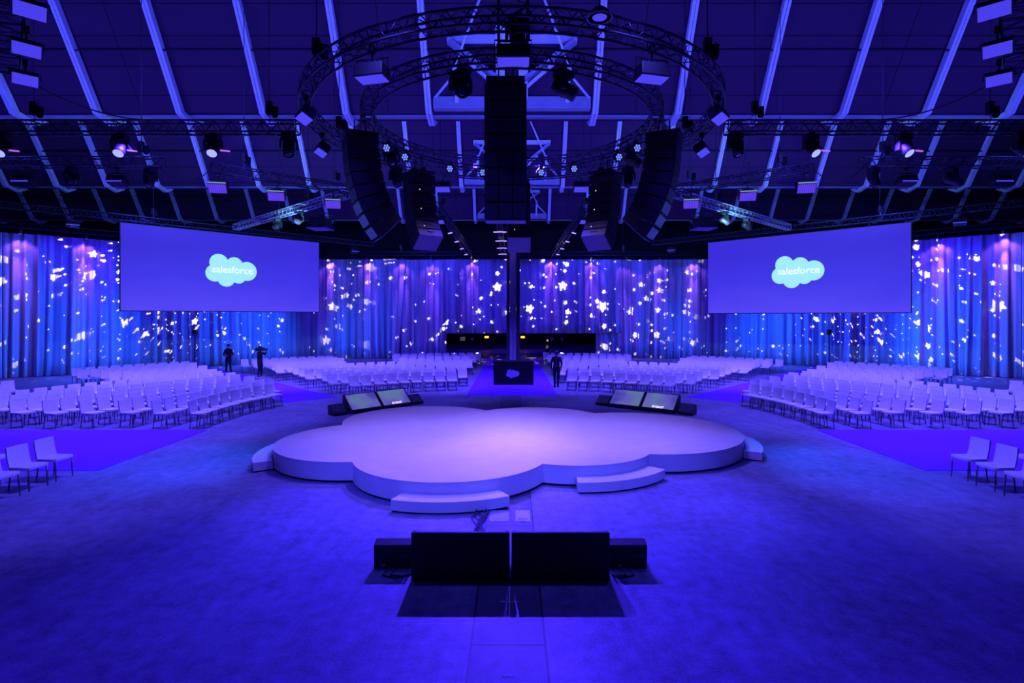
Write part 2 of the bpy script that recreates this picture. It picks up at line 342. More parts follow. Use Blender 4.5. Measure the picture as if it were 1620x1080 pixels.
# ------------------------------------------------------------------ hall: floor, walls, saw-tooth roof
struct('floor', MB().box((0, 27, -0.1), (110, 80, 0.2)), M['floor'])
struct('wall_back', MB().box((0, 66, 9), (110, 0.4, 18)), M['wall'])
for s in (-1, 1): struct('wall_'+SIDE[s], MB().box((s*52, 30, 9), (0.4, 72, 18)), M['wall'])
RW = 3.2                                       # rafter spacing
VAL = [(9.4, 11.35), (21.2, 11.36), (34.6, 11.75), (47.4, 11.9)]   # valley lines (depth, height above floor)
RDG = 15.9                                     # ridge height
SL = 0.67                                      # horizontal run per metre of fall
ceils = []
for i, (vy, vz) in enumerate(VAL):
    ry = vy-SL*(RDG-vz)
    mb = MB()
    T = 0.12
    mb.add([(-50, ry, RDG), (50, ry, RDG), (50, vy, vz), (-50, vy, vz), (-50, ry, RDG+T), (50, ry, RDG+T), (50, vy, vz+T), (-50, vy, vz+T)],
           [(0, 1, 2, 3), (7, 6, 5, 4), (0, 4, 5, 1), (2, 6, 7, 3), (1, 5, 6, 2), (3, 7, 4, 0)])
    if i+1 < len(VAL):
        ny = VAL[i+1][0]-SL*(RDG-VAL[i+1][1]); y0 = vy+0.9
        mb.add([(-50, y0, vz), (50, y0, vz), (50, ny, RDG), (-50, ny, RDG), (-50, y0, vz+T), (50, y0, vz+T), (50, ny, RDG+T), (-50, ny, RDG+T)],
               [(0, 1, 2, 3), (7, 6, 5, 4), (0, 4, 5, 1), (2, 6, 7, 3), (1, 5, 6, 2), (3, 7, 4, 0)])
    mb.box((0, vy+0.45, vz+0.3), (100, 1.1, 0.1))
    ceils.append(struct('ceiling_%d' % (i+1), mb, M['roof']))
    if i == 0: continue
    # black gutter strip as painted shadow gap, paler flange as painted lit underside, and a dark purlin half way up
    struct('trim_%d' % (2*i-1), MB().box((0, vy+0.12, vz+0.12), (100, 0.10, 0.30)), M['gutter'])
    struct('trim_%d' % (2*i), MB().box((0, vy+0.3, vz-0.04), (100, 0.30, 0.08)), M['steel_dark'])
    pz = vz+1.75; struct('trim_%d' % (6+i), MB().tube([(-50, vy-SL*1.75-0.26, pz), (50, vy-SL*1.75-0.26, pz)], 0.035), M['gutter'])
    # rafters: down the slope, a short level foot, then up the next slope
    nk = (0, 7, 10, 14)[i]; rb = MB(); wd, hg = 0.2, 0.24
    pts = [Vector((0, ry, RDG-0.2)), Vector((0, vy-0.22, vz-0.06)), Vector((0, vy+0.55, vz-0.22)), Vector((0, vy+1.15, vz+0.08))]
    dn = (pts[1]-pts[0]).normalized()
    for off in (-0.062, 0.062):
        a = [p+Vector((off, 0, 0)) for p in pts]
        for k in range(3): rb.bar(a[k], a[k+1]+(a[k+1]-a[k]).normalized()*0.03, 0.10, hg if k == 0 else 0.18, (0, 1, 0.3))
    rb.bar(pts[0]+Vector((0, 0.05, 0.06)), pts[1]+Vector((0, 0.05, 0.06)), 0.06, 0.16, (0, 1, 0.3))
    first = None
    for k in range(-nk, nk+1):
        if k == 0: continue
        if first is None:
            o = first = obj('rafter', rb, M['steel'], ceils[i])
        else:
            o = first.copy(); C.objects.link(o)
        o.location = (k*RW, 0, 0)

# steel bracing frames between the middle rafters
def brace_frame(vy, vz, top, label):
    t = thing('bracing_frame', label, 'steel frame', (0, vy-0.5, vz), 0, 'bracing frames under the middle of the roof')
    W = RW*0.93
    def P(x, z, f=0.42): return (x, vy-SL*(z-vz)-f, z)
    lo = vz+0.2
    obj('lower_beam', MB().bar(P(-W, lo), P(W, lo), 0.22, 0.36).bar(P(-W, lo-0.22, .5), P(W, lo-0.22, .5), 0.3, 0.09), M['steel_dark'], t, True)
    obj('upper_beam', MB().bar(P(-W*0.78, top), P(W*0.78, top), 0.22, 0.22), M['steel'], t, True)
    for s in (-1, 1):
        obj('brace', MB().bar(P(s*W*0.76, top-0.1, .55), P(s*0.40, lo+0.55, .55), 0.12, 0.42, (0, 1, 0)), M['steel_dark'], t, True)
        obj('brace', MB().bar(P(s*W*0.52, top-0.75, .7), P(s*0.38, lo+0.25, .7), 0.10, 0.12, (0, 1, 0)), M['steel'], t, True)
        obj('tie_rod', MB().tube([P(s*0.75, top+1.5, .8), P(s*W*0.72, top-1.0, .8)], 0.05), M['steel'], t, True)
        obj('tie_rod', MB().tube([P(s*W*0.70, top-1.0, .6), P(s*W*0.98, lo+0.1, .5)], 0.05), M['steel'], t, True)
        obj('tie_rod', MB().tube([P(s*W*0.98, lo+0.1, .5), P(s*W*0.70, lo+0.85, .5)], 0.04), M['steel'], t, True)
        obj('post', MB().bar(P(s*W*0.70, lo-0.1, .48), P(s*W*0.70, top-0.7, .62), 0.13, 0.13, (0, 1, 0)), M['steel'], t, True)
        obj('post', MB().bar(P(s*0.42+0.0, lo+0.1, .5), P(s*0.42, top+0.4, .5), 0.34, 0.1, (0, 1, 0)), M['steel'], t, True)
    return t
brace_frame(21.2, 11.36, 13.35, 'pale steel bracing frame nearest the stage, crossing behind the ring trusses')
brace_frame(34.6, 11.75, 13.9, 'pale steel bracing frame one roof bay behind, around the hanging centre speaker')
brace_frame(47.4, 11.9, 13.9, 'dim steel bracing frame in the farthest roof bay above the curtains')

# centre column
cx = 0.05
col = MB().box((cx, 30.2, 6.21), (0.34, 0.5, 12.38))
pil = struct('column', col, M['steel_dark']); 
obj('flange', MB().box((cx-0.26, 30.1, 6.21), (0.16, 0.72, 12.38)), M['gutter'], pil)
obj('flange', MB().box((cx+0.28, 30.1, 6.21), (0.2, 0.72, 12.38)), M['gutter'], pil)
spot((cx+0.15, 29.3, 7.6), (cx+0.1, 30.0, 6.4), 7, PURP, 60, 0.8, 0.04, 'column_spot')

# ------------------------------------------------------------------ carpets
def carpet(poly, label):
    o = obj('aisle_carpet', MB().prism(poly, 0.0, 0.014), M['carpet'])
    tag(o, label, 'carpet', 'blue aisle carpets')
carpet([(-1.97, 23.65), (1.97, 23.65), (1.97, 43.4), (-1.97, 43.4)], 'bright blue carpet runner under the black display block, leading straight back')
for s in (-1, 1):
    p = [(s*9.2, 12.1), (s*9.2, 16.4), (s*30, 16.4), (s*30, 12.1)]
    carpet(p if s > 0 else p[::-1], 'broad bright blue carpet between the %s seating block and the nearest %s chairs' % (SIDE[s], SIDE[s]))
    a = Vector((s*7.44, 23.1)); d = Vector((s*0.69, 0.724)); n = Vector((s*0.724, -0.69))
    p = [a, a+n*2.1, a+n*2.1+d*19.5, a+d*19.5]
    carpet([(q.x, q.y) for q in (p if s > 0 else p[::-1])], 'bright blue carpet running diagonally back between the %s seating blocks' % SIDE[s])

# ------------------------------------------------------------------ cloud stage and its steps
LOB = [(-3.59, 13.3, 2.08), (-1.31, 11.95, 2.11), (1.36, 12.87, 1.92), (3.37, 14.42, 2.57), (-2.61, 15.97, 2.27), (0.66, 15.82, 2.15)]
def cloud(lobes, cx, cy, n):
    out = []
    for i in range(n):
        t = 2*PI*i/n; dx, dy = math.cos(t), math.sin(t); best = 0
        for x, y, r in lobes:
            ox, oy = cx-x, cy-y; b = ox*dx+oy*dy; q = b*b-(ox*ox+oy*oy-r*r)
            if q >= 0: best = max(best, -b+math.sqrt(q))
        out.append((cx+dx*best, cy+dy*best))
    return out
def shrink(poly, k, cx, cy): return [(cx+(x-cx)*k, cy+(y-cy)*k) for x, y in poly]
out = cloud(LOB, -0.1, 14.0, 720)
st = thing('stage', 'low white cloud-shaped stage in the middle of the hall floor', 'stage', (-0.1, 14.0, 0))
obj('plinth', MB().prism(shrink(out, 0.985, -0.1, 14), 0.0, 0.05), M['black'], st, True)
obj('fascia', MB().prism(shrink(out, 0.9985, -0.1, 14), 0.05, 0.415), M['stage_side'], st, True)
obj('deck', MB().prism(out, 0.415, 0.43), M['stage'], st, True)
def step(lobe, a0, a1, label, depth=0.34, h=0.215):
    x, y, r = lobe; n = 28; inner = r+0.01; outer = r+depth
    a = [math.radians(a0+(a1-a0)*i/n) for i in range(n+1)]
    poly = [(x+math.cos(t)*inner, y+math.sin(t)*inner) for t in a]+[(x+math.cos(t)*outer, y+math.sin(t)*outer) for t in reversed(a)]
    c = ((x+math.cos(a[n//2])*(r+depth/2)), (y+math.sin(a[n//2])*(r+depth/2)))
    if a1 > a0: poly = poly[::-1]
    t = thing('stage_step', label, 'step', (c[0], c[1], 0), 0, 'curved steps against the cloud stage')
    obj('riser', MB().prism(poly, 0.03, h-0.012), M['stage_side'], t, True)
    obj('tread', MB().prism(poly, h-0.012, h), M['stage'], t, True)
    obj('plinth', MB().prism(shrink(poly, 0.97, *c), 0.0, 0.03), M['black'], t, True)
step(LOB[1], 251, 300, 'white curved step at the front lobe of the stage, nearest the viewer', 0.42)
step(LOB[2], 268, 323, 'white curved step right of the front lobe, facing front', 0.42)
step(LOB[0], 163, 213, 'white curved step at the far left lobe of the stage', 0.42)
step(LOB[3], -32, 10, 'white curved step at the far right lobe of the stage', 0.42)
obj('stage_mark', MB().box((-0.42, 14.9, 0.432), (0.10, 0.05, 0.003)), M['tape'], st, True)
obj('stage_mark', MB().box((0.42, 14.4, 0.432), (0.10, 0.05, 0.003)), M['tape'], st, True)

# ------------------------------------------------------------------ floor monitors, wedge speakers, display block
LW = 0.63
def make_monitor(t, w=1.28, timer=None):
    prof = [(-0.3, 0.0), (-0.3, LW), (-0.25, LW), (0.30, 0.13), (0.30, 0.0)]
    mx = Matrix(((0, 0, 1, 0), (1, 0, 0, 0), (0, 1, 0, 0), (0, 0, 0, 1)))
    obj('housing', MB().prism(prof, -w/2, w/2, mx), M['black'], t, bevel=0.012)
    sl = Vector((0, 0.55, -0.50)).normalized(); nrm = Vector((0, 0.50, 0.55)).normalized()
    def on(u, k, h=0.004): return Vector((u, -0.25, LW))+sl*k+nrm*h
    L = math.hypot(0.55, 0.5)
    fr = MB()
    for a, b in ((-w/2+0.02, -w/2+0.05), (w/2-0.05, w/2-0.02)):
        fr.add([on(a, 0.02), on(b, 0.02), on(b, L-0.02), on(a, L-0.02), on(a, 0.02, .014), on(b, 0.02, .014), on(b, L-0.02, .014), on(a, L-0.02, .014)], [(4, 5, 6, 7), (0, 1, 5, 4), (1, 2, 6, 5), (2, 3, 7, 6), (3, 0, 4, 7)])
    obj('bezel', fr, M['black'], t)
    s = obj('screen', MB().add([on(-w/2+.05, .03, .006), on(w/2-.05, .03, .006), on(w/2-.05, L-.03, .006), on(-w/2+.05, L-.03, .006)], [(3, 2, 1, 0)]), M['mon'], t)
    if timer:
        X = Vector((-1, 0, 0)); Yv = -sl; Z = X.cross(Yv); p = on(0.0, L-0.085, 0.010)
        text_mesh('timer_digits', timer, 0.13, 0.003, M['digits'], s, Matrix(((X.x, Yv.x, Z.x, p.x), (X.y, Yv.y, Z.y, p.y), (X.z, Yv.z, Z.z, p.z), (0, 0, 0, 1))), 0.001)
def mon_mat():
    m = mat('monitor_picture', (0.05, 0.05, 0.08), 0.25); nt = m.node_tree; N, L = nt.nodes, nt.links; b = N['Principled BSDF']
    oi = N.new('ShaderNodeObjectInfo'); tc = N.new('ShaderNodeTexCoord'); ad = N.new('ShaderNodeVectorMath'); ad.operation = 'ADD'
    L.new(tc.outputs['Object'], ad.inputs[0]); L.new(oi.outputs['Location'], ad.inputs[1])
    n = N.new('ShaderNodeTexNoise'); n.inputs['Scale'].default_value = 1.1; n.inputs['Detail'].default_value = 2; L.new(ad.outputs[0], n.inputs['Vector'])
    r = N.new('ShaderNodeValToRGB'); L.new(n.outputs[0], r.inputs[0]); e = r.color_ramp.elements
    e[0].position = 0.36; e[0].color = (0.06, 0.055, 0.42, 1); e[1].position = 0.62; e[1].color = (0.13, 0.22, 0.38, 1)
    x = e.new(0.48); x.color = (0.14, 0.12, 0.55, 1)
    L.new(r.outputs[0], b.inputs['Emission Color']); b.inputs['Emission Strength'].default_value = 0.75
    return m
M['mon'] = mon_mat()
M['digits'] = mat('lit_digits', (1, 1, 1), 0.4, emit=(1.0, 0.85, 1.0), strength=1.0)
GM = 'floor monitors around the stage'; GWS = 'wedge loudspeakers beside the floor monitors'
def monitor(x, y, rz, label, timer=None):
    t = thing('floor_monitor', label, 'monitor', (x, y, 0), rz, GM); make_monitor(t, timer=timer); return t
def pair(cx_, cy_, rz, la, lb, ta=None, tb=None):
    d = Vector((math.cos(rz), math.sin(rz)))
    monitor(cx_+d.x*0.652, cy_+d.y*0.652, rz, la, ta); monitor(cx_-d.x*0.652, cy_-d.y*0.652, rz, lb, tb)
pair(-0.02, 7.36, 0, 'black floor monitor seen from behind at the front, right half of the pair', 'black floor monitor seen from behind at the front, left half of the pair')
rl = math.radians(-134); rr = math.radians(142)
pair(-4.95, 20.15, rl, 'floor monitor with pale greenish picture, left half of the back left pair', 'floor monitor with violet picture and timer, right half of the back left pair', None, '07:00:07')
pair(4.85, 20.05, rr, 'floor monitor with violet picture, left half of the back right pair', 'floor monitor with teal picture and timer, right half of the back right pair', None, '07:00:07')
def make_wedge(t):
    prof = [(-0.22, 0.0), (-0.24, 0.33), (-0.10, 0.37), (0.24, 0.09), (0.22, 0.0)]
    mx = Matrix(((0, 0, 1, 0), (1, 0, 0, 0), (0, 1, 0, 0), (0, 0, 0, 1)))
    obj('cabinet', MB().prism(prof, -0.26, 0.26, mx), M['black'], t, bevel=0.012)
    a = Vector((0, -0.07, 0.352)); b = Vector((0, 0.21, 0.121)); n = Vector((0, 0.23, 0.28)).normalized()*0.008
    obj('grille', MB().add([a+n+Vector((-.24, 0, 0)), a+n+Vector((.24, 0, 0)), b+n+Vector((.24, 0, 0)), b+n+Vector((-.24, 0, 0)),
                            a+Vector((-.24, 0, 0)), a+Vector((.24, 0, 0)), b+Vector((.24, 0, 0)), b+Vector((-.24, 0, 0))],
                           [(3, 2, 1, 0), (0, 1, 5, 4), (1, 2, 6, 5), (2, 3, 7, 6), (3, 0, 4, 7)]), M['grille'], t)
    obj('connector', MB().lathe([(0.018, 0), (0.018, 0.03), (0, 0.03)], 10, Matrix.Translation((-0.12, -0.235, 0.06)) @ Matrix.Rotation(PI/2, 4, 'X')), M['steel_dark'], t)
    obj('handle', MB().tube([(0.08, -0.238, 0.2), (0.08, -0.265, 0.2), (0.2, -0.265, 0.2), (0.2, -0.238, 0.2)], 0.01), M['cable'], t)
KW = Kind(make_wedge, 'wedge_speaker', 'loudspeaker', GWS)
KW.put((-1.62, 7.62, 0), 0, 'black wedge loudspeaker left of the front monitors, seen from behind')
KW.put((1.58, 7.62, 0), 0, 'black wedge loudspeaker right of the front monitors, seen from behind')
for (bx, by, r, s, nm) in ((-4.95, 20.15, rl, 1, 'outer end of the back left monitors'), (-4.95, 20.15, rl, -1, 'inner end of the back left monitors'),
                           (4.85, 20.05, rr, 1, 'inner end of the back right monitors'), (4.85, 20.05, rr, -1, 'outer end of the back right monitors')):
    KW.put((bx+math.cos(r)*1.63*s, by+math.sin(r)*1.63*s, 0), r, 'black wedge loudspeaker at the '+nm)

CL = [(500, 355, 195), (825, 390, 180), (1095, 515, 217), (915, 645, 157), (655, 695, 187), (415, 590, 188)]
def logo_poly(width, n=240):
    k = width/1085.0
    return [((x-767)*k, -(y-521)*k) for x, y in cloud(CL, 760, 520, n)]
t = thing('display_block', 'black slatted display block with a pale cloud emblem on the centre carpet', 'display stand', (0.07, 27.1, 0.014))
b = obj('body', MB().box((0, 0.45, 0.565), (2.0, 0.86, 1.13)), M['black'], t)
obj('top', MB().box((0, 0.45, 1.15), (2.05, 0.92, 0.04)), M['black_soft'], t, bevel=0.008)
sl_ = MB()
for k in range(11): sl_.box((0, 0.004, 0.055+k*0.102), (2.0, 0.03, 0.082))
obj('slat_front', sl_, M['black_soft'], t)
mxf = Matrix(((1, 0, 0, -0.03), (0, 0, 1, -0.012), (0, 1, 0, 0.56), (0, 0, 0, 1)))
obj('cloud_emblem', MB().prism(logo_poly(0.66), -0.018, 0.0, mxf), M['logo'], t)

# small floor things in front of the stage
t = thing('floor_plate', 'flat blue steel cover plate let into the floor in front of the stage', 'floor plate', (-0.22, 9.36, 0)); 
obj('plate', MB().box((-0.22, 9.36, 0.004), (0.33, 0.52, 0.008)), M['plate'], t, True); obj('gap', MB().box((-0.225, 9.66, 0.0045), (0.28, 0.035, 0.007)), M['black'], t, True)
t = thing('socket_plate', 'pale socket plate let into the floor right of the blue plate', 'floor plate', (0.18, 9.36, 0))
obj('plate', MB().box((0.185, 9.36, 0.004), (0.25, 0.52, 0.008)), M['plate_pale'], t, True)
so = MB()
for k in range(4): so.box((0.12+k*0.042, 9.2, 0.0095), (0.026, 0.035, 0.003))
for k in range(2): so.box((0.16+k*0.045, 9.1, 0.0095), (0.026, 0.035, 0.003))
obj('socket_row', so, M['black'], t, True)
cb = MB()
for k in range(7):
    rnd = random.Random(k); pts = []
    for i in range(9):
        u = i/8; wob = 0.09*math.sin(u*PI*3+k*0.9)*(0.4+0.6*math.sin(u*PI))
        pts.append((-0.60+wob+0.02*k, 9.95-u*1.5, 0.03+0.012*(k % 3)))
    cb.tube(pts, 0.010, 6)
tag(obj('cable_bundle', cb, M['cable']), 'bundle of black cables snaking over the floor beside the plates', 'cable')
for s, lab in ((-1, 'left'), (1, 'right')):
    c2 = MB()
    for k in range(2):
        x0 = s*1.62-s*0.1*k-0.05
        c2.tube([(x0, 7.36, 0.06), (x0, 7.27, 0.05), (x0+s*0.05, 7.2, 0.012), (x0+s*0.02-s*0.16, 7.12+0.05*k, 0.012), (s*1.34, 7.2+0.05*k, 0.012)], 0.009, 6)
    tag(obj('speaker_cable', c2, M['cable']), 'short black cable looping behind the %s front wedge loudspeaker' % lab, 'cable', 'cables behind the front wedge loudspeakers')
tp = MB().box((-0.03, 6.55, 0.002), (0.014, 0.75, 0.003)).box((-0.03, 6.55, 0.0025), (0.24, 0.014, 0.003))
tag(obj('tape_cross', tp, M['tape']), 'thin cross of white tape on the floor behind the front monitors', 'tape')
tp = MB().box((-0.04, 5.2, 0.002), (0.12, 0.03, 0.003)).box((-0.02, 5.24, 0.0025), (0.014, 0.06, 0.003))
tag(obj('tape_mark', tp, M['tape']), 'small tape mark on the floor close to the viewer', 'tape')

# ------------------------------------------------------------------ chairs
def make_chair(t):
    """faces +x"""
    sp = [(-0.21, -0.215), (0.17, -0.235), (0.215, -0.20), (0.225, 0.0), (0.215, 0.20), (0.17, 0.235), (-0.21, 0.215)]
    obj('seat', MB().prism(sp, 0.415, 0.475), M['chair'], t, bevel=0.012)
    mb = MB(); n = 5; vs = []; fs = []
    for i in range(n+1):
        u = i/n; z = 0.465+0.385*u; x = -0.195-0.075*u-0.012*math.sin(u*PI)
        for y in (-0.225, -0.11, 0.0, 0.11, 0.225):
            bow = -0.028*(1-(y/0.225)**2); k = 1-0.03*u
            vs += [Vector((x+bow+0.017, y*k, z)), Vector((x+bow-0.017, y*k, z))]
    W5 = 10
    for i in range(n):
        for j in range(4):
            a = i*W5+j*2; fs += [(a, a+2, a+W5+2, a+W5), (a+1, a+W5+1, a+W5+3, a+3)]
        a = i*W5; fs += [(a, a+W5, a+W5+1, a+1), (a+8, a+9, a+W5+9, a+W5+8)]
    for j in range(4):
        a = j*2; fs.append((a, a+1, a+3, a+2)); a += n*W5; fs.append((a, a+2, a+3, a+1))
    mb.add(vs, fs); obj('backrest', mb, M['chair'], t)
    for x, y, ex in ((0.185, -0.19, 0.02), (0.185, 0.19, 0.02), (-0.185, -0.19, -0.045), (-0.185, 0.19, -0.045)):
        obj('leg', MB().tube([(x, y, 0.42), (x+ex, y*1.04, 0.0)], 0.019, 8, r2=0.011), M['chair_leg'], t)
CH = []          # (x, y, heading, block, row, seat)
CARP = Vector((-7.44, 23.1)); CN = Vector((-0.724, -0.69))
def side_of_carpet(x, y): return (Vector((x, y))-CARP).dot(CN)
PITCH = 0.555
def arc(block, row, r, cyy, ok, a0=0.0, a1=PI/2, rnd=random.Random(3)):
    n = 0; a = a0+(0.5*PITCH/r if row % 2 == 0 and block != 'side' else 0)+rnd.uniform(0, 0.25)*PITCH/r
    while a < a1:
        x, y = -r*math.cos(a), cyy+r*math.sin(a)
        if ok(x, y, a):
            n += 1; CH.append((x+rnd.uniform(-.02, .02), y+rnd.uniform(-.02, .02), math.atan2(cyy-y, -x)+rnd.uniform(-.03, .03), block, row, n))
        a += PITCH/r
for k in range(14):
    cyy = 17.3-0.75*min(k, 4)
    if k <= 7:
        X0 = 9.62+1.12*k; r = math.hypot(X0, 16.75-cyy); a0 = math.asin((16.78-cyy)/r)
        arc('side', k+1, r, cyy, lambda x, y, a: side_of_carpet(x, y) > 2.42, a0)
    else:
        r = 17.6+1.25*(k-7)
        a0 = math.asin((16.78-14.3)/r)
        if k <= 10: arc('edge', k+1, r, 14.3, lambda x, y, a: -x/y > 0.915, a0, 0.45)
        arc('corner', k-7, r, 14.3, lambda x, y, a: side_of_carpet(x, y) > 2.42, math.radians(29.3+0.25*(15-k)))
for k in range(11):
    r = 11.35+1.3*k
    def ok(x, y, a, k=k):
        if side_of_carpet(x, y) > -0.42 or x > -2.4 or math.hypot(x+14.0, y-30.2) < 0.75: return False
        return not (k > 5 and math.radians(61.5) < a < math.radians(70.3))
    arc('far', k+1, r, 14.3, ok, math.radians(45))
near = []
for k, X0 in ((0, -9.66), (1, -11.0)):
    for n in range(5-k): near.append((X0+0.012*n, 11.50-0.64*n, math.radians(-4), 'near', k+1, n+1))
ALL = []
for s in (-1, 1):
    rnd = random.Random(5+s)
    for x, y, h, blk, row, n in near+CH:
        if s > 0 and math.hypot(-x-2.15, y-26.3) < 0.62: continue
        if blk == 'near' and abs(-x/y) > 1.0: continue
        if blk != 'near' and -x/y > 1.0: continue
        if s < 0: ALL.append((x, y, h, s, blk, row, n))
        else: ALL.append((-x, y, PI-h, s, blk, row, n))
ALL.sort(key=lambda c: (c[4] != 'near', c[4] == 'corner' or c[4] == 'edge', math.hypot(c[0], c[1])))
ALL.sort(key=lambda c: (c[4] != 'near', math.hypot(c[0], c[1])))
BN = {'near': '%s seats nearest the viewer', 'side': 'large %s block', 'corner': 'back %s corner block', 'edge': 'far %s edge', 'far': 'back %s-centre block'}
AN = {'near': 'carpet', 'side': 'near carpet', 'corner': 'outer end', 'edge': 'near carpet', 'far': 'diagonal carpet'}
KC = Kind(make_chair, 'banquet_chair', 'chair', None)
rest = []
NIND = 300
for i, (x, y, h, s, blk, row, n) in enumerate(ALL):
    if i < NIND:
        lab = 'white chair, %s row from stage, %s from %s, %s' % (ORD[row], ORD[n], AN[blk], BN[blk] % SIDE[s])
        o = KC.put((x, y, 0.0), h, lab); o['group'] = 'white chairs in the '+BN[blk] % SIDE[s]
    else: rest.append((x, y, h))
if rest:
    big = MB(); parts = [(c.data, c) for c in KC.p.children]
    bl = MB()
    for x, y, h in rest:
        mx = Matrix.Translation((x, y, 0)) @ Matrix.Rotation(h, 4, 'Z')
        for me, c in parts:
            tgt = bl if c.name.startswith('leg') else big
            tgt.add([mx @ v.co for v in me.vertices], [tuple(p.vertices) for p in me.polygons])
    o = obj('distant_chairs', big, M['chair']); o['kind'] = 'stuff'
    tag(o, 'farthest rows of white chairs in the back blocks, too many to count', 'chairs')
    l = obj('chair_legs', bl, M['chair_leg'], o); l['kind'] = 'stuff'

# ------------------------------------------------------------------ drapes
CT = 8.06
def curtain(a, b, z0, label, seed, group='tall pale drapes around the hall', gather=0.0):
    rnd = random.Random(seed); a, b = Vector(a), Vector(b); L = (b-a).length; d = (b-a)/L; n = Vector((d.y, -d.x))
    if n.dot(-(a+b)/2+Vector((0, 14))) < 0: n = -n
    N = int(L/0.055); ph = [rnd.uniform(0, 6.28) for _ in range(6)]; rows = 8; vs = []; fs = []
    u = 0.0; warp = []
    for i in range(N+1):
        warp.append(u); u += rnd.uniform(0.6, 1.4)
    warp = [q/warp[-1]*L for q in warp]
    for r in range(rows+1):
        v = r/rows; z = CT+(z0-CT)*v
        for i in range(N+1):
            x = L*i/N; q = warp[i]
            f = 0.12*math.sin(q*2*PI/0.50+ph[0])+0.06*math.sin(q*2*PI/0.27+ph[1])+0.10*math.sin(q*2*PI/1.7+ph[2])+0.05*math.sin(q*2*PI/0.95+ph[4])
            env = min(1.0, x/0.3, (L-x)/0.3); f *= (0.55+0.55*v)*env; f += env*0.07*v*math.sin(x*2.1+ph[3]+v*1.5)
            sway = env*0.10*v*v*math.sin(x*0.9+ph[5])+env*0.05*v*math.sin(x*3.1+ph[1])
            if gather and x > L-0.8: sway -= gather*v*((x-L+0.8)/0.8)
            p = a+d*(x+sway)+n*(f+0.12*v*v); vs.append(Vector((p.x, p.y, z)))
    W1 = N+1; m = len(vs)
    for r in range(rows):
        for i in range(N): fs.append((r*W1+i, r*W1+i+1, (r+1)*W1+i+1, (r+1)*W1+i))
    mb = MB().add(vs, fs, True); mid = (a+b)/2
    t = thing('curtain', label, 'curtain', (mid.x, mid.y, z0), 0, group)
    o = obj('drape', mb, M['curtain'], t, True)
    so_ = o.modifiers.new('cloth_thickness', 'SOLIDIFY'); so_.thickness = 0.012
    hem = MB()
    hem.tube([(a.x+d.x*.05, a.y+d.y*.05, CT+0.03), (b.x-d.x*.05, b.y-d.y*.05, CT+0.03)], 0.035, 6); obj('hanging_pipe', hem, M['black'], t, True)
    return t
LP = [(-34.5, 24.6), (-31.3, 27.1), (-28.1, 29.95), (-26.2, 31.7), (-24.3, 33.6), (-21.2, 37.25), (-18.2, 40.85), (-15.4, 44.2)]
SEG = ['outermost at the frame edge', 'next after the outermost', 'just outside the screen', 'behind the outer edge of the screen', 'behind the middle of the screen', 'behind the inner half of the screen', 'in the corner beside the screen']
for s in (-1, 1):
    for i in range(1, 7):
        a, b = LP[i], LP[i+1]
        curtain((s*-a[0], a[1]), (s*-b[0], b[1]), 0.03, 'tall pale drape %s, %s side' % (SEG[i], SIDE[s]), 20+i+s*40)
curtain((-15.36, 44.24), (-8.7, 44.3), 0.03, 'floor length drape left of the slanting seam, between left screen and centre', 101, gather=0.5)
curtain((-9.1, 44.6), (-5.35, 44.4), 0.03, 'floor length drape just left of the raised drapes', 102)
curtain((-5.4, 44.3), (-0.9, 44.2), 2.05, 'raised drape left of the centre column, hanging above the opening', 103)
curtain((-0.95, 44.1), (3.9, 44.2), 2.05, 'raised drape right of the centre column, hanging above the opening', 104)
curtain((3.85, 44.3), (8.9, 44.3), 2.05, 'raised drape at the right end of the opening', 105)
curtain((6.9, 44.8), (11.8, 44.7), 0.03, 'floor length drape right of the opening', 106)
curtain((11.6, 44.5), (15.36, 44.24), 0.03, 'floor length drape left of the right screen', 107)
# small violet cans washing down the drapes
def make_can(t):
    obj('body', MB().lathe([(0.07, 0.0), (0.085, -0.02), (0.085, -0.24), (0.075, -0.24)], 14), M['black'], t)
    obj('lens', MB().lathe([(0.072, -0.242), (0, -0.243)], 14), M['lens_pink'], t)
    obj('bracket', MB().tube([(0.095, 0, -0.1), (0.095, 0, 0.1), (-0.095, 0, 0.1), (-0.095, 0, -0.1)], 0.012), M['black'], t)
KCAN = Kind(make_can, 'wash_can', 'stage light', 'violet wash cans along the top of the drapes')
cans = [(x, 43.86) for x in (-14.7, -11.7, -8.9, -6.55, -3.3, 3.1, 6.4, 9.3, 11.9, 14.7)]
names = {}
for j, (x, y) in enumerate(cans):
    KCAN.put((x, y, 8.24), 0, 'small violet wash can above the back drapes, %s from the left' % ORD[j+1])
    spot((x, y+0.04, 7.98), (x+0.02, y+0.24, 6.2), 90, (0.40, 0.12, 1.0), 104, 0.6, 0.03, 'drape_can')
    spot((x, y+0.02, 7.97), (x+0.02, y+0.30, 5.0), 1300, (0.34, 0.10, 1.0), 30, 1.0, 0.03, 'drape_can_beam')
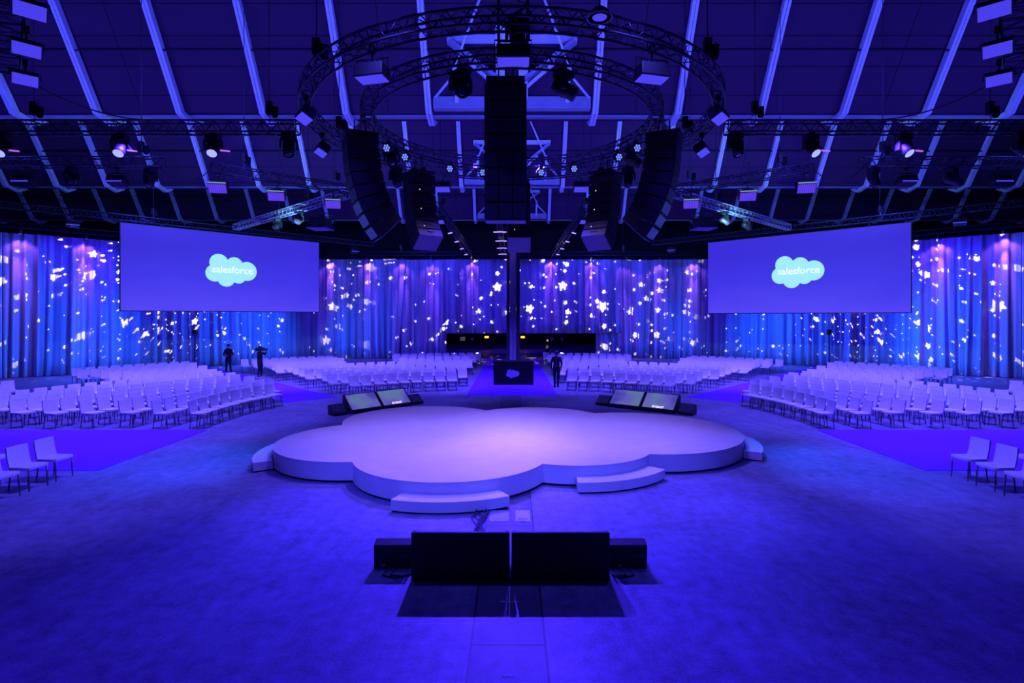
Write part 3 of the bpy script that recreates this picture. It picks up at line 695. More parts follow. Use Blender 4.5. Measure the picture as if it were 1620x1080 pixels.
for s in (-1, 1):
    for j, px in enumerate((32, 135)):
        X = (px-810)/860; k = 29.95-28.1*1.0; 
        yy = (29.95+28.1*0.96)/(1-X*0.96) if False else None
        # drape line from (-28.1, 29.95) inwards
        aa, bb = Vector((-28.1, 29.95)), Vector((-24.3, 33.6)); d = bb-aa
        q = (aa.x-X*aa.y)/(X*d.y-d.x); p = aa+d*q; p = p+Vector((0.69, -0.72))*0.5
        KCAN.put((-s*p.x, p.y, 8.24), 0, 'small violet wash can above the %s drapes, %s from the outer edge' % (SIDE[s], ORD[j+1]))
        spot((-s*p.x, p.y, 7.98), (-s*(p.x-0.25), p.y+0.25, 6.2), 110, (0.40, 0.12, 1.0), 104, 0.6, 0.03, 'drape_can')
        spot((-s*p.x, p.y, 7.97), (-s*(p.x-0.3), p.y+0.3, 5.4), 1500, (0.34, 0.10, 1.0), 30, 1.0, 0.03, 'drape_can_beam')

# ------------------------------------------------------------------ projection screens
def screen_mat():
    m = mat('projected_picture', (0.03, 0.03, 0.04), 0.7); nt = m.node_tree; N, L = nt.nodes, nt.links; b = N['Principled BSDF']
    tc = N.new('ShaderNodeTexCoord'); sx = N.new('ShaderNodeSeparateXYZ'); L.new(tc.outputs['Object'], sx.inputs[0])
    r = N.new('ShaderNodeMapRange'); r.inputs[1].default_value = 0; r.inputs[2].default_value = 4.6; L.new(sx.outputs[2], r.inputs[0])
    n = N.new('ShaderNodeTexNoise'); n.inputs['Scale'].default_value = 0.35; L.new(tc.outputs['Object'], n.inputs['Vector'])
    ad = N.new('ShaderNodeMath'); ad.operation = 'MULTIPLY_ADD'; L.new(n.outputs[0], ad.inputs[0]); ad.inputs[1].default_value = 0.4; L.new(r.outputs[0], ad.inputs[2])
    rp = N.new('ShaderNodeValToRGB'); L.new(ad.outputs[0], rp.inputs[0]); e = rp.color_ramp.elements
    e[0].position = 0.15; e[0].color = (0.092, 0.055, 0.92, 1); e[1].position = 1.15; e[1].color = (0.040, 0.018, 0.66, 1)
    x = e.new(0.6); x.color = (0.050, 0.030, 0.80, 1)
    L.new(rp.outputs[0], b.inputs['Emission Color']); b.inputs['Emission Strength'].default_value = 0.95
    return m
M['picture'] = screen_mat()
M['cyan'] = mat('projected_cyan', (0.1, 0.1, 0.1), 0.7, emit=(0.36, 0.86, 0.95), strength=0.95)
M['white_lit'] = mat('projected_white', (0.1, 0.1, 0.1), 0.7, emit=(0.95, 1.0, 1.0), strength=1.0)
def screen(a, b, z, label):
    a, b = Vector(a), Vector(b); c = (a+b)/2; d = b-a; Wd = d.length; rz = math.atan2(d.y, d.x); H = 4.6
    t = thing('projection_screen', label, 'screen', (c.x, c.y, z), rz, 'big projection screens')
    obj('frame', MB().box((0, 0.05, H/2), (Wd+0.08, 0.08, H+0.08)), M['black'], t)
    for q in (-0.33, 0.33): obj('hanger', MB().box((q*Wd, 0.05, (H+8.445-z)/2), (0.05, 0.05, 8.445-z-H)), M['black'], t)
    pic = obj('picture', MB().box((0, 0, H/2), (Wd, 0.02, H)), M['picture'], t)
    mx = Matrix(((1, 0, 0, 0), (0, 0, 1, -0.012), (0, 1, 0, H*0.522), (0, 0, 0, 1)))
    lg = obj('cloud_logo', MB().prism(logo_poly(2.86), -0.006, 0, mx), M['cyan'], t)
    text_mesh('lettering', 'salesforce', 0.57, 0.006, M['white_lit'], lg, Matrix.Translation((0.06, -0.022, H*0.522+0.04)) @ Matrix.Rotation(PI/2, 4, 'X'))
    return t
screen((-20.52, 28.5), (-12.9, 36.3), 3.74, 'big projection screen with cloud logo hanging at the left')
screen((12.85, 35.6), (20.44, 27.86), 3.64, 'big projection screen with cloud logo hanging at the right')

# ------------------------------------------------------------------ trusses
def truss(name, label, pts, sec=0.29, closed=False, m=None, group=None, pitch=0.42, rc=0.024, rl_=0.011, up=Vector((0, 0, 1))):
    m = m or M['truss']; pts = [Vector(p) for p in pts]
    c = sum(pts, Vector())/len(pts); t = thing(name, label, 'truss', c, 0, group); n = len(pts)
    def frame(i):
        if closed: d = (pts[(i+1) % n]-pts[i-1]).normalized()
        else: d = (pts[min(i+1, n-1)]-pts[max(i-1, 0)]).normalized()
        sd = d.cross(up).normalized(); return pts[i], sd, sd.cross(d).normalized()
    fr = [frame(i) for i in range(n)]; h = sec/2; CR = ((-1, -1), (1, -1), (1, 1), (-1, 1))
    for a, b in CR:
        obj('chord', MB().tube([p+s*a*h+u*b*h for p, s, u in fr], rc, 6, closed), m, t, True)
    lc = MB()
    seg = []
    idx = range(n) if closed else range(n-1)
    for i in idx:
        j = (i+1) % n; L = (pts[j]-pts[i]).length; k = max(1, round(L/pitch))
        for q in range(k):
            f0, f1 = q/k, (q+1)/k
            def mixp(f, a, b):
                p0 = fr[i][0]+fr[i][1]*a*h+fr[i][2]*b*h; p1 = fr[j][0]+fr[j][1]*a*h+fr[j][2]*b*h; return p0.lerp(p1, f)
            for e in range(4):
                A, B = CR[e], CR[(e+1) % 4]
                fm = (f0+f1)/2
                lc.tube([mixp(f0, *A), mixp(fm, *B)], rl_, 4); lc.tube([mixp(fm, *B), mixp(f1, *A)], rl_, 4)
    if not closed:
        for k in (0, n-1):
            p, s, u = fr[k]
            for e in range(4):
                A, B = CR[e], CR[(e+1) % 4]; lc.tube([p+s*A[0]*h+u*A[1]*h, p+s*B[0]*h+u*B[1]*h], rl_*1.5, 4)
    obj('lacing', lc, m, t, True)
    return t
def line(p, q, n=2): p, q = Vector(p), Vector(q); return [p.lerp(q, i/(n-1)) for i in range(n)]
def ring(r, n=72): return [(r*math.cos(2*PI*i/n), SC_Y+r*math.sin(2*PI*i/n), RZ) for i in range(n)]
truss('ring_truss', 'large outer circular truss hanging above the stage', ring(4.95), 0.27, True, group='circular trusses above the stage', pitch=0.44)
truss('ring_truss', 'smaller inner circular truss carrying the hanging loudspeakers', ring(3.6, 60), 0.27, True, group='circular trusses above the stage', pitch=0.4)
GT = 'straight lighting trusses'
STL = {}
for s, a, b in ((-1, (-20.52, 28.5), (-12.9, 36.3)), (1, (20.44, 27.86), (12.85, 35.6))):
    a, b = Vector(a), Vector(b); d = b-a; p, q = a-d*0.62, b+d*0.38; STL[s] = line((p.x, p.y, 8.62), (q.x, q.y, 8.62))
for s in (-1, 1):
    S = SIDE[s]
    truss('lighting_truss', 'dark truss running from the rings out to the %s edge of the picture' % S, line((s*5.55, 14.1, RZ), (s*16.5, 14.1, RZ)), group=GT)
    truss('lighting_truss', 'lower looking dark truss behind it at the %s edge' % S, line((s*11.1, 17.3, RZ), (s*20.5, 17.3, RZ)), group=GT)
    truss('lighting_truss', 'dark slanting truss with violet floodlights %s of the rings' % S, line((s*9.9, 17.9, RZ), (s*6.0, 21.3, RZ)), group=GT)
    truss('lighting_truss', 'pale lit truss leading to the top of the %s screen' % S, line((s*6.65, 21.8, RZ), (s*15.2, 29.9, RZ)), m=M['lit_truss'], group=GT)
    truss('lighting_truss', 'dark truss along the top edge of the %s screen' % S, STL[s], group=GT)
    truss('lighting_truss', 'dark truss with square floodlights in the top %s corner' % S, line((s*6.65, 7.24, RZ+0.35), (s*10.5, 11.3, RZ+0.35)), sec=0.4, group=GT)
    truss('lighting_truss', 'dark truss with violet battens running back %s of centre' % S, line((s*3.3, 24.0, RZ), (s*3.3, 43, RZ)), group=GT)
    truss('lighting_truss', 'dark pipe truss along the top of the slanting %s drapes' % S, line((s*30.6, 26.9, 8.5), (s*15.9, 43.0, 8.5)), group=GT)
    truss('lighting_truss', 'dark pipe truss along the top of the drapes, %s half' % S, line((s*0.2, 44.0, 8.5), (s*14.9, 44.0, 8.5)), group=GT)
truss('lighting_truss', 'dark truss with violet battens running back along the centre', line((-0.66, 24.6, RZ), (-0.66, 43.4, RZ)), group=GT)
truss('rigging_tower', 'dark upright rigging truss above the black centre loudspeakers', line((0.02, 10.35, RZ+0.2), (0.02, 10.35, 11.15)), 0.55, up=Vector((0, 1, 0)), pitch=0.6)

def make_hoist_for(z_top):
    def mk(t):
        obj('motor', MB().box((0, 0, 0.35), (0.16, 0.14, 0.34)), M['black'], t, bevel=0.02)
        obj('hook', MB().tube([(0, 0, 0.18), (0.03, 0, 0.10), (0, 0, 0.0), (-0.04, 0, 0.05)], 0.014), M['steel_dark'], t)
        obj('chain', MB().tube([(0, 0, 0.5), (0, 0, z_top)], 0.012, 5), M['truss'], t)
        obj('chain_bag', MB().lathe([(0.05, -0.05), (0.08, 0.0), (0.085, 0.22), (0.0, 0.22)], 10, Matrix.Translation((0.15, 0, 0.16))), M['black_soft'], t)
    return mk
def roof_z(y):
    best = 0
    for i, (vy, vz) in enumerate(VAL):
        ry = vy-SL*(RDG-vz)
        if ry <= y <= vy: return RDG-(y-ry)/SL
        if i+1 < len(VAL):
            ny = VAL[i+1][0]-SL*(RDG-VAL[i+1][1])
            if vy+0.9 <= y <= ny: return vz+(RDG-vz)*(y-vy-0.9)/(ny-vy-0.9)
            if vy <= y <= vy+0.9: return vz+0.2
    return 13
hp = []
for s in (-1, 1):
    S = SIDE[s]
    for a, nm in ((38, 'front'), (-14, 'back')):
        hp.append((s*4.95*math.cos(math.radians(a)), SC_Y-4.95*math.sin(math.radians(a)), RZ+0.13, 'black chain hoist on the %s %s of the outer ring truss' % (nm, S)))
    hp += [(s*6.3, 14.1, RZ+0.15, 'black chain hoist at the inner end of the long %s truss' % S), (s*12.4, 14.1, RZ+0.15, 'black chain hoist on the outer part of the long %s truss' % S),
           (s*9.15, 18.55, RZ+0.15, 'black chain hoist at the outer end of the slanting %s truss' % S), (s*6.75, 20.65, RZ+0.15, 'black chain hoist at the inner end of the slanting %s truss' % S),
           (s*11.8, 17.3, RZ+0.15, 'black chain hoist at the inner end of the second %s truss' % S), (s*7.6, 8.25, RZ+0.56, 'black chain hoist on the truss in the top %s corner' % S),
           (s*14.7, 34.3 if s < 0 else 33.72, 8.77, 'black chain hoist above the inner end of the %s screen' % S), (s*19.5, 29.55 if s < 0 else 28.82, 8.77, 'black chain hoist above the outer end of the %s screen' % S),
           (s*3.3, 25, RZ+0.15, 'black chain hoist on the batten truss %s of centre' % S), (s*9, 44.0, 8.65, 'black chain hoist on the %s drape truss' % S), (s*9.0, 24.0, RZ+0.15, 'black chain hoist on the pale lit %s truss' % S)]
hp += [(-0.66, 26, RZ+0.15, 'black chain hoist on the centre batten truss')]
for x, y, z, lab in hp:
    t = thing('chain_hoist', lab, 'hoist', (x, y, z), 0, 'chain hoists lifting the trusses'); make_hoist_for(max(0.8, roof_z(y)-z-0.05))(t)

# ------------------------------------------------------------------ hanging loudspeaker columns
def array(loc, face, n, label, curve, wd=0.78, dp=0.58, h=0.31, start=0.0, lowgrille=0):
    """loc: top centre; face: heading the grilles look along (rz of local -y); curve: total bend in degrees"""
    t = thing('line_array', label, 'loudspeaker', loc, face, 'loudspeaker columns hanging from the inner ring')
    obj('bumper', MB().box((0, -0.02, -0.05), (wd*0.9, 0.8, 0.06)).box((0, 0.1, 0.02), (0.08, 0.5, 0.1)), M['black'], t)
    for qx, qy in ((0, 0.135), (0, -0.135), (0.135, 0), (-0.135, 0)):
        obj('hanging_chain', MB().tube([(qx, qy, -0.03), (qx, qy, RZ-loc[2]-0.12)], 0.014, 6), M['truss'], t)
    p = Vector((0, 0, -0.1)); ang = math.radians(start)
    for i in range(n):
        rot = Matrix.Rotation(ang, 3, 'X'); dn = rot @ Vector((0, 0, -1))
        c = p+dn*h/2
        # trapezoid cabinet: front taller than back
        mb = MB(); vs = []
        for dy, k in ((-dp/2, 1.0), (dp/2, 0.82)):
            for dx, dz in ((-1, -1), (1, -1), (1, 1), (-1, 1)):
                vs.append(c+rot @ Vector((dx*wd/2, dy, dz*h/2*0.97*k)))
        mb.add(vs, [(0, 1, 2, 3), (7, 6, 5, 4), (1, 0, 4, 5), (2, 1, 5, 6), (3, 2, 6, 7), (0, 3, 7, 4)])
        cab = obj('cabinet', mb, M['black'], t, bevel=0.01)
        g = MB()
        for xx in (-0.255, 0.0, 0.255):
            g.box(c+rot @ Vector((xx*wd/0.78, -dp/2-0.006, 0)), (0.235*wd/0.78, 0.014, h*0.86), rot)
        gr = obj('grille', g, M['grille_lit'] if i >= n-lowgrille else M['grille'], cab)
        hb = MB().box(c+rot @ Vector((0, dp/2+0.012, 0.04)), (0.2, 0.02, 0.05), rot)
        obj('handle', hb, M['truss'], cab)
        if i % 2 == 1: obj('status_light', MB().box(c+rot @ Vector((0.14, dp/2+0.008, -0.05)), (0.02, 0.012, 0.02), rot), M['led_pale'], cab)
        p = p+dn*h
        ang += math.radians(curve/max(1, n-1)*(0.45+1.1*i/max(1, n-1)))
    rot = Matrix.Rotation(ang, 3, 'X')
    obj('underside', MB().box(p+rot @ Vector((0, 0, -0.012)), (wd*0.98, dp*0.95, 0.02), rot), M['box_bottom'], t)
    return t
M['grille_lit'] = noisy(mat('lit_speaker_grille', (0.22, 0.22, 0.27), 0.5, 0.2), 160, 0.8, 1.2)  # lighter copy paints azure light onto the lowest grilles
AZ = RZ-0.55
array((-0.12, 10.3, AZ+0.05), 0, 8, 'tall flat black loudspeaker column in the centre, nearest the viewer', 3, start=0)
for s in (-1, 1):
    array((s*3.72, 13.3, AZ+0.12), s*math.radians(64), 8, 'curved black loudspeaker column at the %s end of the rings' % SIDE[s], 36, start=3, lowgrille=3, dp=0.74, h=0.295)
    array((s*2.78, 16.2, AZ-0.05), s*math.radians(142), 7, 'curved black loudspeaker column at the back %s of the rings' % SIDE[s], 34, start=2)
array((0.22, 17.5, AZ), PI, 7, 'black loudspeaker column behind the centre one, seen from its back', 40, start=2, wd=0.72)

# ------------------------------------------------------------------ lights on the trusses
def make_flood(face, tilt, green=None, lit=True, big=1.0):
    def mk(t):
        obj('clamp', MB().box((0, 0, -0.05), (0.08, 0.1, 0.14)).tube([(0, 0, -0.1), (0, 0, -0.24)], 0.02), M['black'], t)
        rot = Matrix.Rotation(math.radians(tilt), 3, 'X'); c = Vector((0, 0, -0.42*big))
        W_, H_, D_ = 0.50*big, 0.30*big, 0.20*big
        obj('yoke', MB().tube([c+Vector((-W_/2-0.03, 0, 0)), (-W_/2-0.03, 0, -0.22), (W_/2+0.03, 0, -0.22), c+Vector((W_/2+0.03, 0, 0))], 0.014), M['black'], t)
        obj('housing', MB().box(c, (W_, D_, H_), rot), M['black'], t, bevel=0.015)
        f = MB()
        f.box(c+rot @ Vector((0, -D_/2-0.004, -0.01)), (W_*0.94, 0.012, H_*0.86), rot)
        obj('lit_face' if lit else 'glass_face', f, face, t)
        fin = MB()
        for k in range(6): fin.box(c+rot @ Vector((-W_/2+0.06+k*(W_-0.12)/5, D_/2+0.02, 0)), (0.012, 0.05, H_*0.8), rot)
        obj('cooling_fin', fin, M['black'], t)
        if green:
            obj('top_strip', MB().box(c+rot @ Vector((0, -D_/2-0.004, H_/2+0.02)), (W_*0.96, 0.03, 0.03), rot), green, t)
            gd = MB()
            for k in range(9): gd.box(c+rot @ Vector((-W_*0.42+k*W_*0.105, -D_/2-0.016, -0.01)), (0.006, 0.01, H_*0.84), rot)
            obj('guard', gd, M['black'], t)
    return mk
GF = 'floodlights on the trusses'
KF = Kind(make_flood(M['flood'], 62), 'floodlight', 'stage light', GF)
KFB = Kind(make_flood(M['flood'], 87, big=1.1), 'floodlight', 'stage light', GF)
KFC = Kind(make_flood(M['flood'], 38, big=0.82), 'floodlight', 'stage light', GF)
KFV = Kind(make_flood(M['flood_violet'], 30, M['flood_green'], big=1.15), 'floodlight', 'stage light', GF)
KFD = Kind(make_flood(M['lens_dark'], 70, M['flood'], False, big=1.1), 'floodlight', 'stage light', GF)
def onring(r, deg): return (r*math.sin(math.radians(deg)), SC_Y-r*math.cos(math.radians(deg)))
UZ = RZ-0.13
KFB.put((0.02, SC_Y-4.95, UZ), 0, 'blue lit floodlight under the outer ring, front and centre')
for s in (-1, 1):
    S = SIDE[s]
    def R(deg, r=4.95): q = onring(r, deg); return (s*q[0], q[1], UZ)
    KFB.put(R(30), s*0.25, 'blue lit floodlight under the outer ring, front %s' % S)
    KF.put(R(64), s*0.9, 'small blue lit floodlight under the outer ring, far %s side' % S)
    KF.put(R(93), s*1.0, 'small blue lit floodlight under the outer ring at its %s end' % S)
    KF.put(R(152), 0.0, 'thin lit floodlight under the back %s of the outer ring' % S)
    KF.put((s*3.3, 24.6, UZ), s*0.2, 'small blue lit floodlight at the near end of the batten truss %s of centre' % S)
    a, b = Vector((s*9.9, 17.9, UZ)), Vector((s*6.0, 21.3, UZ))
    for j, f in enumerate((0.04, 0.40, 0.80)):
        p = a.lerp(b, f); KFV.put(p, -s*0.22, '%s violet floodlight from the outer end of the slanting %s truss' % (ORD[j+1], S))
    for j, (x, y) in enumerate(((7.3, 8.25), (8.42, 9.45), (9.52, 10.65))):
        KFC.put((s*(x+0.02), y, RZ+0.12), -s*0.75, '%s blue floodlight from the top on the truss in the top %s corner' % (ORD[j+1], S))
    for j, x in enumerate((12.55, 15.5)):
        KFD.put((s*x, 17.3, UZ), 0, 'dark floodlight on the second %s truss, %s from its inner end' % (S, ORD[j+1]))
    for j, f in enumerate((0.12, 0.62, 0.86)):
        p = STL[s][0].lerp(STL[s][1], (0.06, 0.22, 0.93)[j])-Vector((0, 0, 0.14))
        KFD.put(p, s*-0.7, 'dark floodlight under the %s screen truss, %s from its outer end' % (S, ORD[j+1]))
    # hang floods of the longer corner truss on brackets
def make_head(lens, tilt, pan=0.0, strip=None):
    def mk(t):
        obj('base', MB().box((0, 0, -0.13), (0.34, 0.24, 0.15)).box((0, 0, -0.03), (0.12, 0.1, 0.08)), M['black'], t, bevel=0.015)
        rz = Matrix.Rotation(pan, 3, 'Z')
        y = MB().box(rz @ Vector((0, 0, -0.24)), (0.42, 0.16, 0.07), rz)
        for q in (-1, 1): y.box(rz @ Vector((q*0.2, 0, -0.35)), (0.045, 0.14, 0.26), rz)
        obj('yoke', y, M['black'], t, bevel=0.01)
        c = Vector((0, 0, -0.40)); mx = Matrix.Translation(c) @ Matrix.Rotation(pan, 4, 'Z') @ Matrix.Rotation(math.radians(-tilt), 4, 'X')
        h = obj('head', MB().lathe([(0.0, 0.24), (0.11, 0.22), (0.15, 0.12), (0.15, -0.04), (0.135, -0.12), (0.135, -0.26), (0.12, -0.26), (0.12, -0.24)], 18, mx), M['black'], t)
        obj('lens', MB().lathe([(0.122, -0.245), (0.06, -0.262), (0.0, -0.266)], 18, mx), lens, h)
        if strip: obj('strip_arm', MB().bar(c+Vector((0.2, 0, 0.05)), c+Vector((0.3, -0.04, -0.07)), 0.04, 0.04), M['black'], t)
        if strip: obj('accent_strip', MB().box(c+Vector((0.34, -0.06, -0.09)), (0.24, 0.05, 0.03), Matrix.Rotation(0.1, 3, 'Y')), strip, t)
    return mk
GH = 'moving head lights on the trusses'
KH = Kind(make_head(M['lens_white'], 42, 0.3, M['lens_pink']), 'moving_head', 'stage light', GH)
KHR = Kind(make_head(M['lens_white'], 42, -0.3, None), 'moving_head', 'stage light', GH)
KHD = Kind(make_head(M['lens_dark'], 25, 0.2), 'moving_head', 'stage light', GH)
KHD2 = Kind(make_head(M['lens_dark'], 60, 0.9), 'moving_head', 'stage light', GH)
for s in (-1, 1):
    S = SIDE[s]
    for j, x in enumerate((7.75, 10.15, 13.2)):
        KH.put((s*x, 14.1, UZ), 0 if s < 0 else 0.0, 'glowing moving head under the long %s truss, %s from its inner end' % (S, ORD[j+1]))
    KHD.put((s*11.5, 17.3, UZ), s*0.4, 'dark moving head at the inner end of the second %s truss' % S)
    KHD2.put((s*14.0, 17.3, UZ), s*0.5, 'dark moving head between the floodlights of the second %s truss' % S)
    KHD.put((s*5.75, 14.0, UZ), 0.2, 'dark moving head at the inner end of the long %s truss' % S)
    for dg, r, nm in ((16, 3.6, 'front'), (118, 4.95, 'side'), (111, 3.6, 'inner side')):
        q = onring(r, dg); KHD2.put((s*q[0], q[1], UZ), s*0.6, 'dark moving head under the %s ring, %s, %s half' % ('outer' if r > 4 else 'inner', nm, S))
    q = onring(4.95, 132); KHD.put((s*q[0], q[1], UZ), -s*0.5, 'dark moving head under the back %s of the outer ring' % S)
    for j, y in enumerate((26.0, 27.6)):
        KHD2.put((s*9.6 if j == 0 else s*11.3, 24.6 if j == 0 else 26.2, UZ), s, 'dark moving head under the pale %s truss, %s from the rings' % (S, ORD[j+1]))
KHD.put((0.1, 9.98, RZ+0.65), 0, 'dark moving head just above the black centre loudspeakers')
def make_cluster(t):
    obj('clamp', MB().box((0, 0, -0.04), (0.07, 0.1, 0.1)), M['black'], t)
    mx = Matrix.Translation((0, 0, -0.2)) @ Matrix.Rotation(math.radians(-72), 4, 'X')
    h = obj('body', MB().lathe([(0.0, 0.14), (0.1, 0.12), (0.125, 0.0), (0.125, -0.12), (0.115, -0.12)], 16, mx), M['black'], t)
    l = MB()
    for k in range(7):
        a = 2*PI*k/6; r = 0 if k == 6 else 0.07
        l.lathe([(0.03, -0.122), (0.02, -0.135), (0, -0.138)], 8, mx @ Matrix.Translation((r*math.cos(a), r*math.sin(a), 0)))
    obj('lens', l, M['lens_star'], h)
KP = Kind(make_cluster, 'cluster_light', 'stage light', 'bright cluster lights on the inner ring')
for s in (-1, 1):
    for j, dg in enumerate((165, 147, 119, 104)):
        q = onring(3.45, dg); KP.put((s*q[0], q[1], UZ), s*0.25, 'bright round cluster light on the inner ring, %s from the back centre, %s half' % (ORD[j+1], SIDE[s]))
def make_batten(t):
    obj('hanger', MB().box((0, 0, -0.05), (0.04, 0.06, 0.12)), M['black'], t)
    obj('lit_tube', MB().box((0, 0, -0.13), (0.42, 0.07, 0.05)), M['lens_violet'], t)
KB = Kind(make_batten, 'led_batten', 'stage light', 'short violet battens on the trusses that run back')
for j in range(6):
    y = 26.2+3.55*j
    if y < 43.2:
        for q, nm in ((-1, 'left'), (1, 'right')):
            KB.put((-0.66+q*0.145, y, UZ-0.02), q*0.35, 'short violet batten on the %s of the centre batten truss, %s from the front' % (nm, ORD[j+1]))
for s in (-1, 1):
    for j in range(4):
        KB.put((s*3.445, 30.3+3.7*j*0.95, UZ), s*1.0, 'short violet batten on the truss %s of centre, %s from the front' % (SIDE[s], ORD[j+1]))

# projectors in hanging cages, high bay lamp, cables
for s in (-1, 1):
    S = SIDE[s]; bx, by, bz = s*8.2, 23.27, 7.12
    t = thing('projector', 'dark projector in a wire hung cage beside the %s screen truss' % S, 'projector', (bx, by, bz), s*0.15, 'projectors hanging beside the screens')
    obj('body', MB().box((0, 0, 0.32), (0.72, 0.7, 0.40)), M['black'], t, bevel=0.03)
    obj('tray', MB().box((0, 0, 0.06), (0.86, 0.84, 0.05)), M['box_bottom'], t)
    obj('lens', MB().lathe([(0.09, 0), (0.1, 0.16), (0.08, 0.16), (0.0, 0.13)], 16, Matrix.Translation((-s*0.1, 0.35, 0.34)) @ Matrix.Rotation(-PI/2, 4, 'X')), M['lens_dark'], t)
    cg = MB()
    for qx in (-1, 1):
        for qy in (-1, 1):
            cg.tube([(qx*0.41, qy*0.40, 0.06), (qx*0.41, qy*0.40, 0.66)], 0.016)
            cg.tube([(qx*0.41, qy*0.40, 0.66), (qx*0.12, qy*0.12, RZ-bz-0.1)], 0.008)
    for qy in (-1, 1): cg.tube([(-0.41, qy*0.40, 0.66), (0.41, qy*0.40, 0.66)], 0.016)
    for qx in (-1, 1): cg.tube([(qx*0.41, -0.40, 0.66), (qx*0.41, 0.40, 0.66)], 0.016)
    obj('cage', cg, M['truss'], t)
    # fallen cables between trusses
    for k, (p, q, sag, nm) in enumerate((((s*10.4, 11.2, RZ+0.2), (s*9.4, 14.1, RZ+0.2), 0.25, 'from the corner truss to the long truss'),
                                         ((s*11.3, 17.3, RZ), (s*9.9, 17.9, RZ), 0.55, 'between the second truss and the slanting truss'))):
        p, q = Vector(p), Vector(q)
        pts = [p.lerp(q, i/12)-Vector((0, 0, sag*4*(i/12)*(1-i/12))) for i in range(13)]
        tag(obj('truss_cable', MB().tube(pts, 0.016, 6), M['cable']), 'sagging black cable %s, %s side' % (nm, S), 'cable', 'cables sagging between the trusses')
hb = thing('high_bay_lamp', 'round bowl shaped roof lamp right of the centre loudspeakers', 'lamp', (1.39, 8.62, 8.17))
hb.scale = (0.46, 0.46, 0.46)
obj('reflector', MB().lathe([(0.16, 0.34), (0.26, 0.26), (0.40, 0.04), (0.43, 0.0), (0.41, 0.0), (0.36, 0.06), (0.24, 0.22), (0.1, 0.26), (0, 0.26)], 28), M['truss'], hb)
obj('rim', MB().lathe([(0.41, 0.01), (0.44, 0.01), (0.44, -0.02), (0.41, -0.02), (0.41, 0.01)], 28), M['flood_rim'] if 'flood_rim' in M else M['steel'], hb)
obj('diffuser', MB().lathe([(0.30, 0.07), (0.24, 0.0), (0.1, -0.05), (0.0, -0.06)], 24), M['flood'], hb)
obj('stem', MB().tube([(0, 0, 0.3), (0, 0, 9.25)], 0.03, 8), M['steel_dark'], hb)
for s in (-1, 1):
    p = Vector((s*19.9, 31.6))
    t = thing('stand_light', 'slim black light stand in front of the drapes under the %s screen' % SIDE[s], 'light stand', (s*19.6, 33.6, 0), 0, 'slim light stands')
    obj('pole', MB().tube([(0, 0, 0.02), (0, 0, 2.3)], 0.035, 8), M['black'], t)
    for k in range(3):
        a = k*2*PI/3+0.4; obj('leg', MB().tube([(0, 0, 0.55), (0.5*math.cos(a), 0.5*math.sin(a), 0.015)], 0.016, 6), M['black'], t)
    obj('head', MB().box((0, 0, 2.45), (0.24, 0.2, 0.32)), M['black'], t, bevel=0.02)
# beyond the opening
for k, (px, py, nm) in enumerate(((770, 533, 'left'), (827, 533, 'right'))):
    p = at(px, py, 56); t = thing('orange_beacon', 'glowing orange lamp seen through the opening, %s of the centre column' % nm, 'lamp', (p.x, p.y, p.z-0.1), 0, 'orange lamps beyond the opening')
    obj('lit_glass', MB().box((0, 0, 0.1), (0.42, 0.12, 0.2)), M['orange'], t, bevel=0.03); obj('post', MB().box((0, 0.08, -p.z/2+0.05), (0.06, 0.06, p.z+0.05)), M['black'], t)
for k, (px, w_, h_, z_, m, nm) in enumerate(((732, 0.5, 0.42, 0.0, 'case_lit', 'pale lit case, leftmost beyond the opening'), (747, 0.32, 0.3, 0.0, 'case', 'small pale case right of the lit one beyond the opening'),
                                             (873, 0.3, 0.42, 0.0, 'case', 'small pale case right of the column beyond the opening'), (889, 0.26, 0.3, 0, 'case', 'smallest pale case, rightmost beyond the opening'))):
    p = at(px, 538, 58); t = thing('flight_case', nm, 'case', (p.x, p.y, 0), 0, 'cases on a dark table beyond the opening')
    z0 = 0.82; obj('shell', MB().box((0, 0, z0+h_/2), (w_, 0.4, h_)), M[m], t, bevel=0.02); obj('lid', MB().box((0, 0, z0+h_+0.02), (w_*1.02, 0.42, 0.04)), M['black'], t)
t = thing('long_table', 'long dark table standing beyond the opening under the cases', 'table', (-0.3, 58, 0))
obj('table_top', MB().box((-0.3, 58, 0.79), (11.5, 0.9, 0.06)), M['black'], t, True)
for x in (-5.8, -2, 1.6, 5.2): obj('leg', MB().box((x, 58, 0.38), (0.07, 0.7, 0.76)), M['black'], t, True)

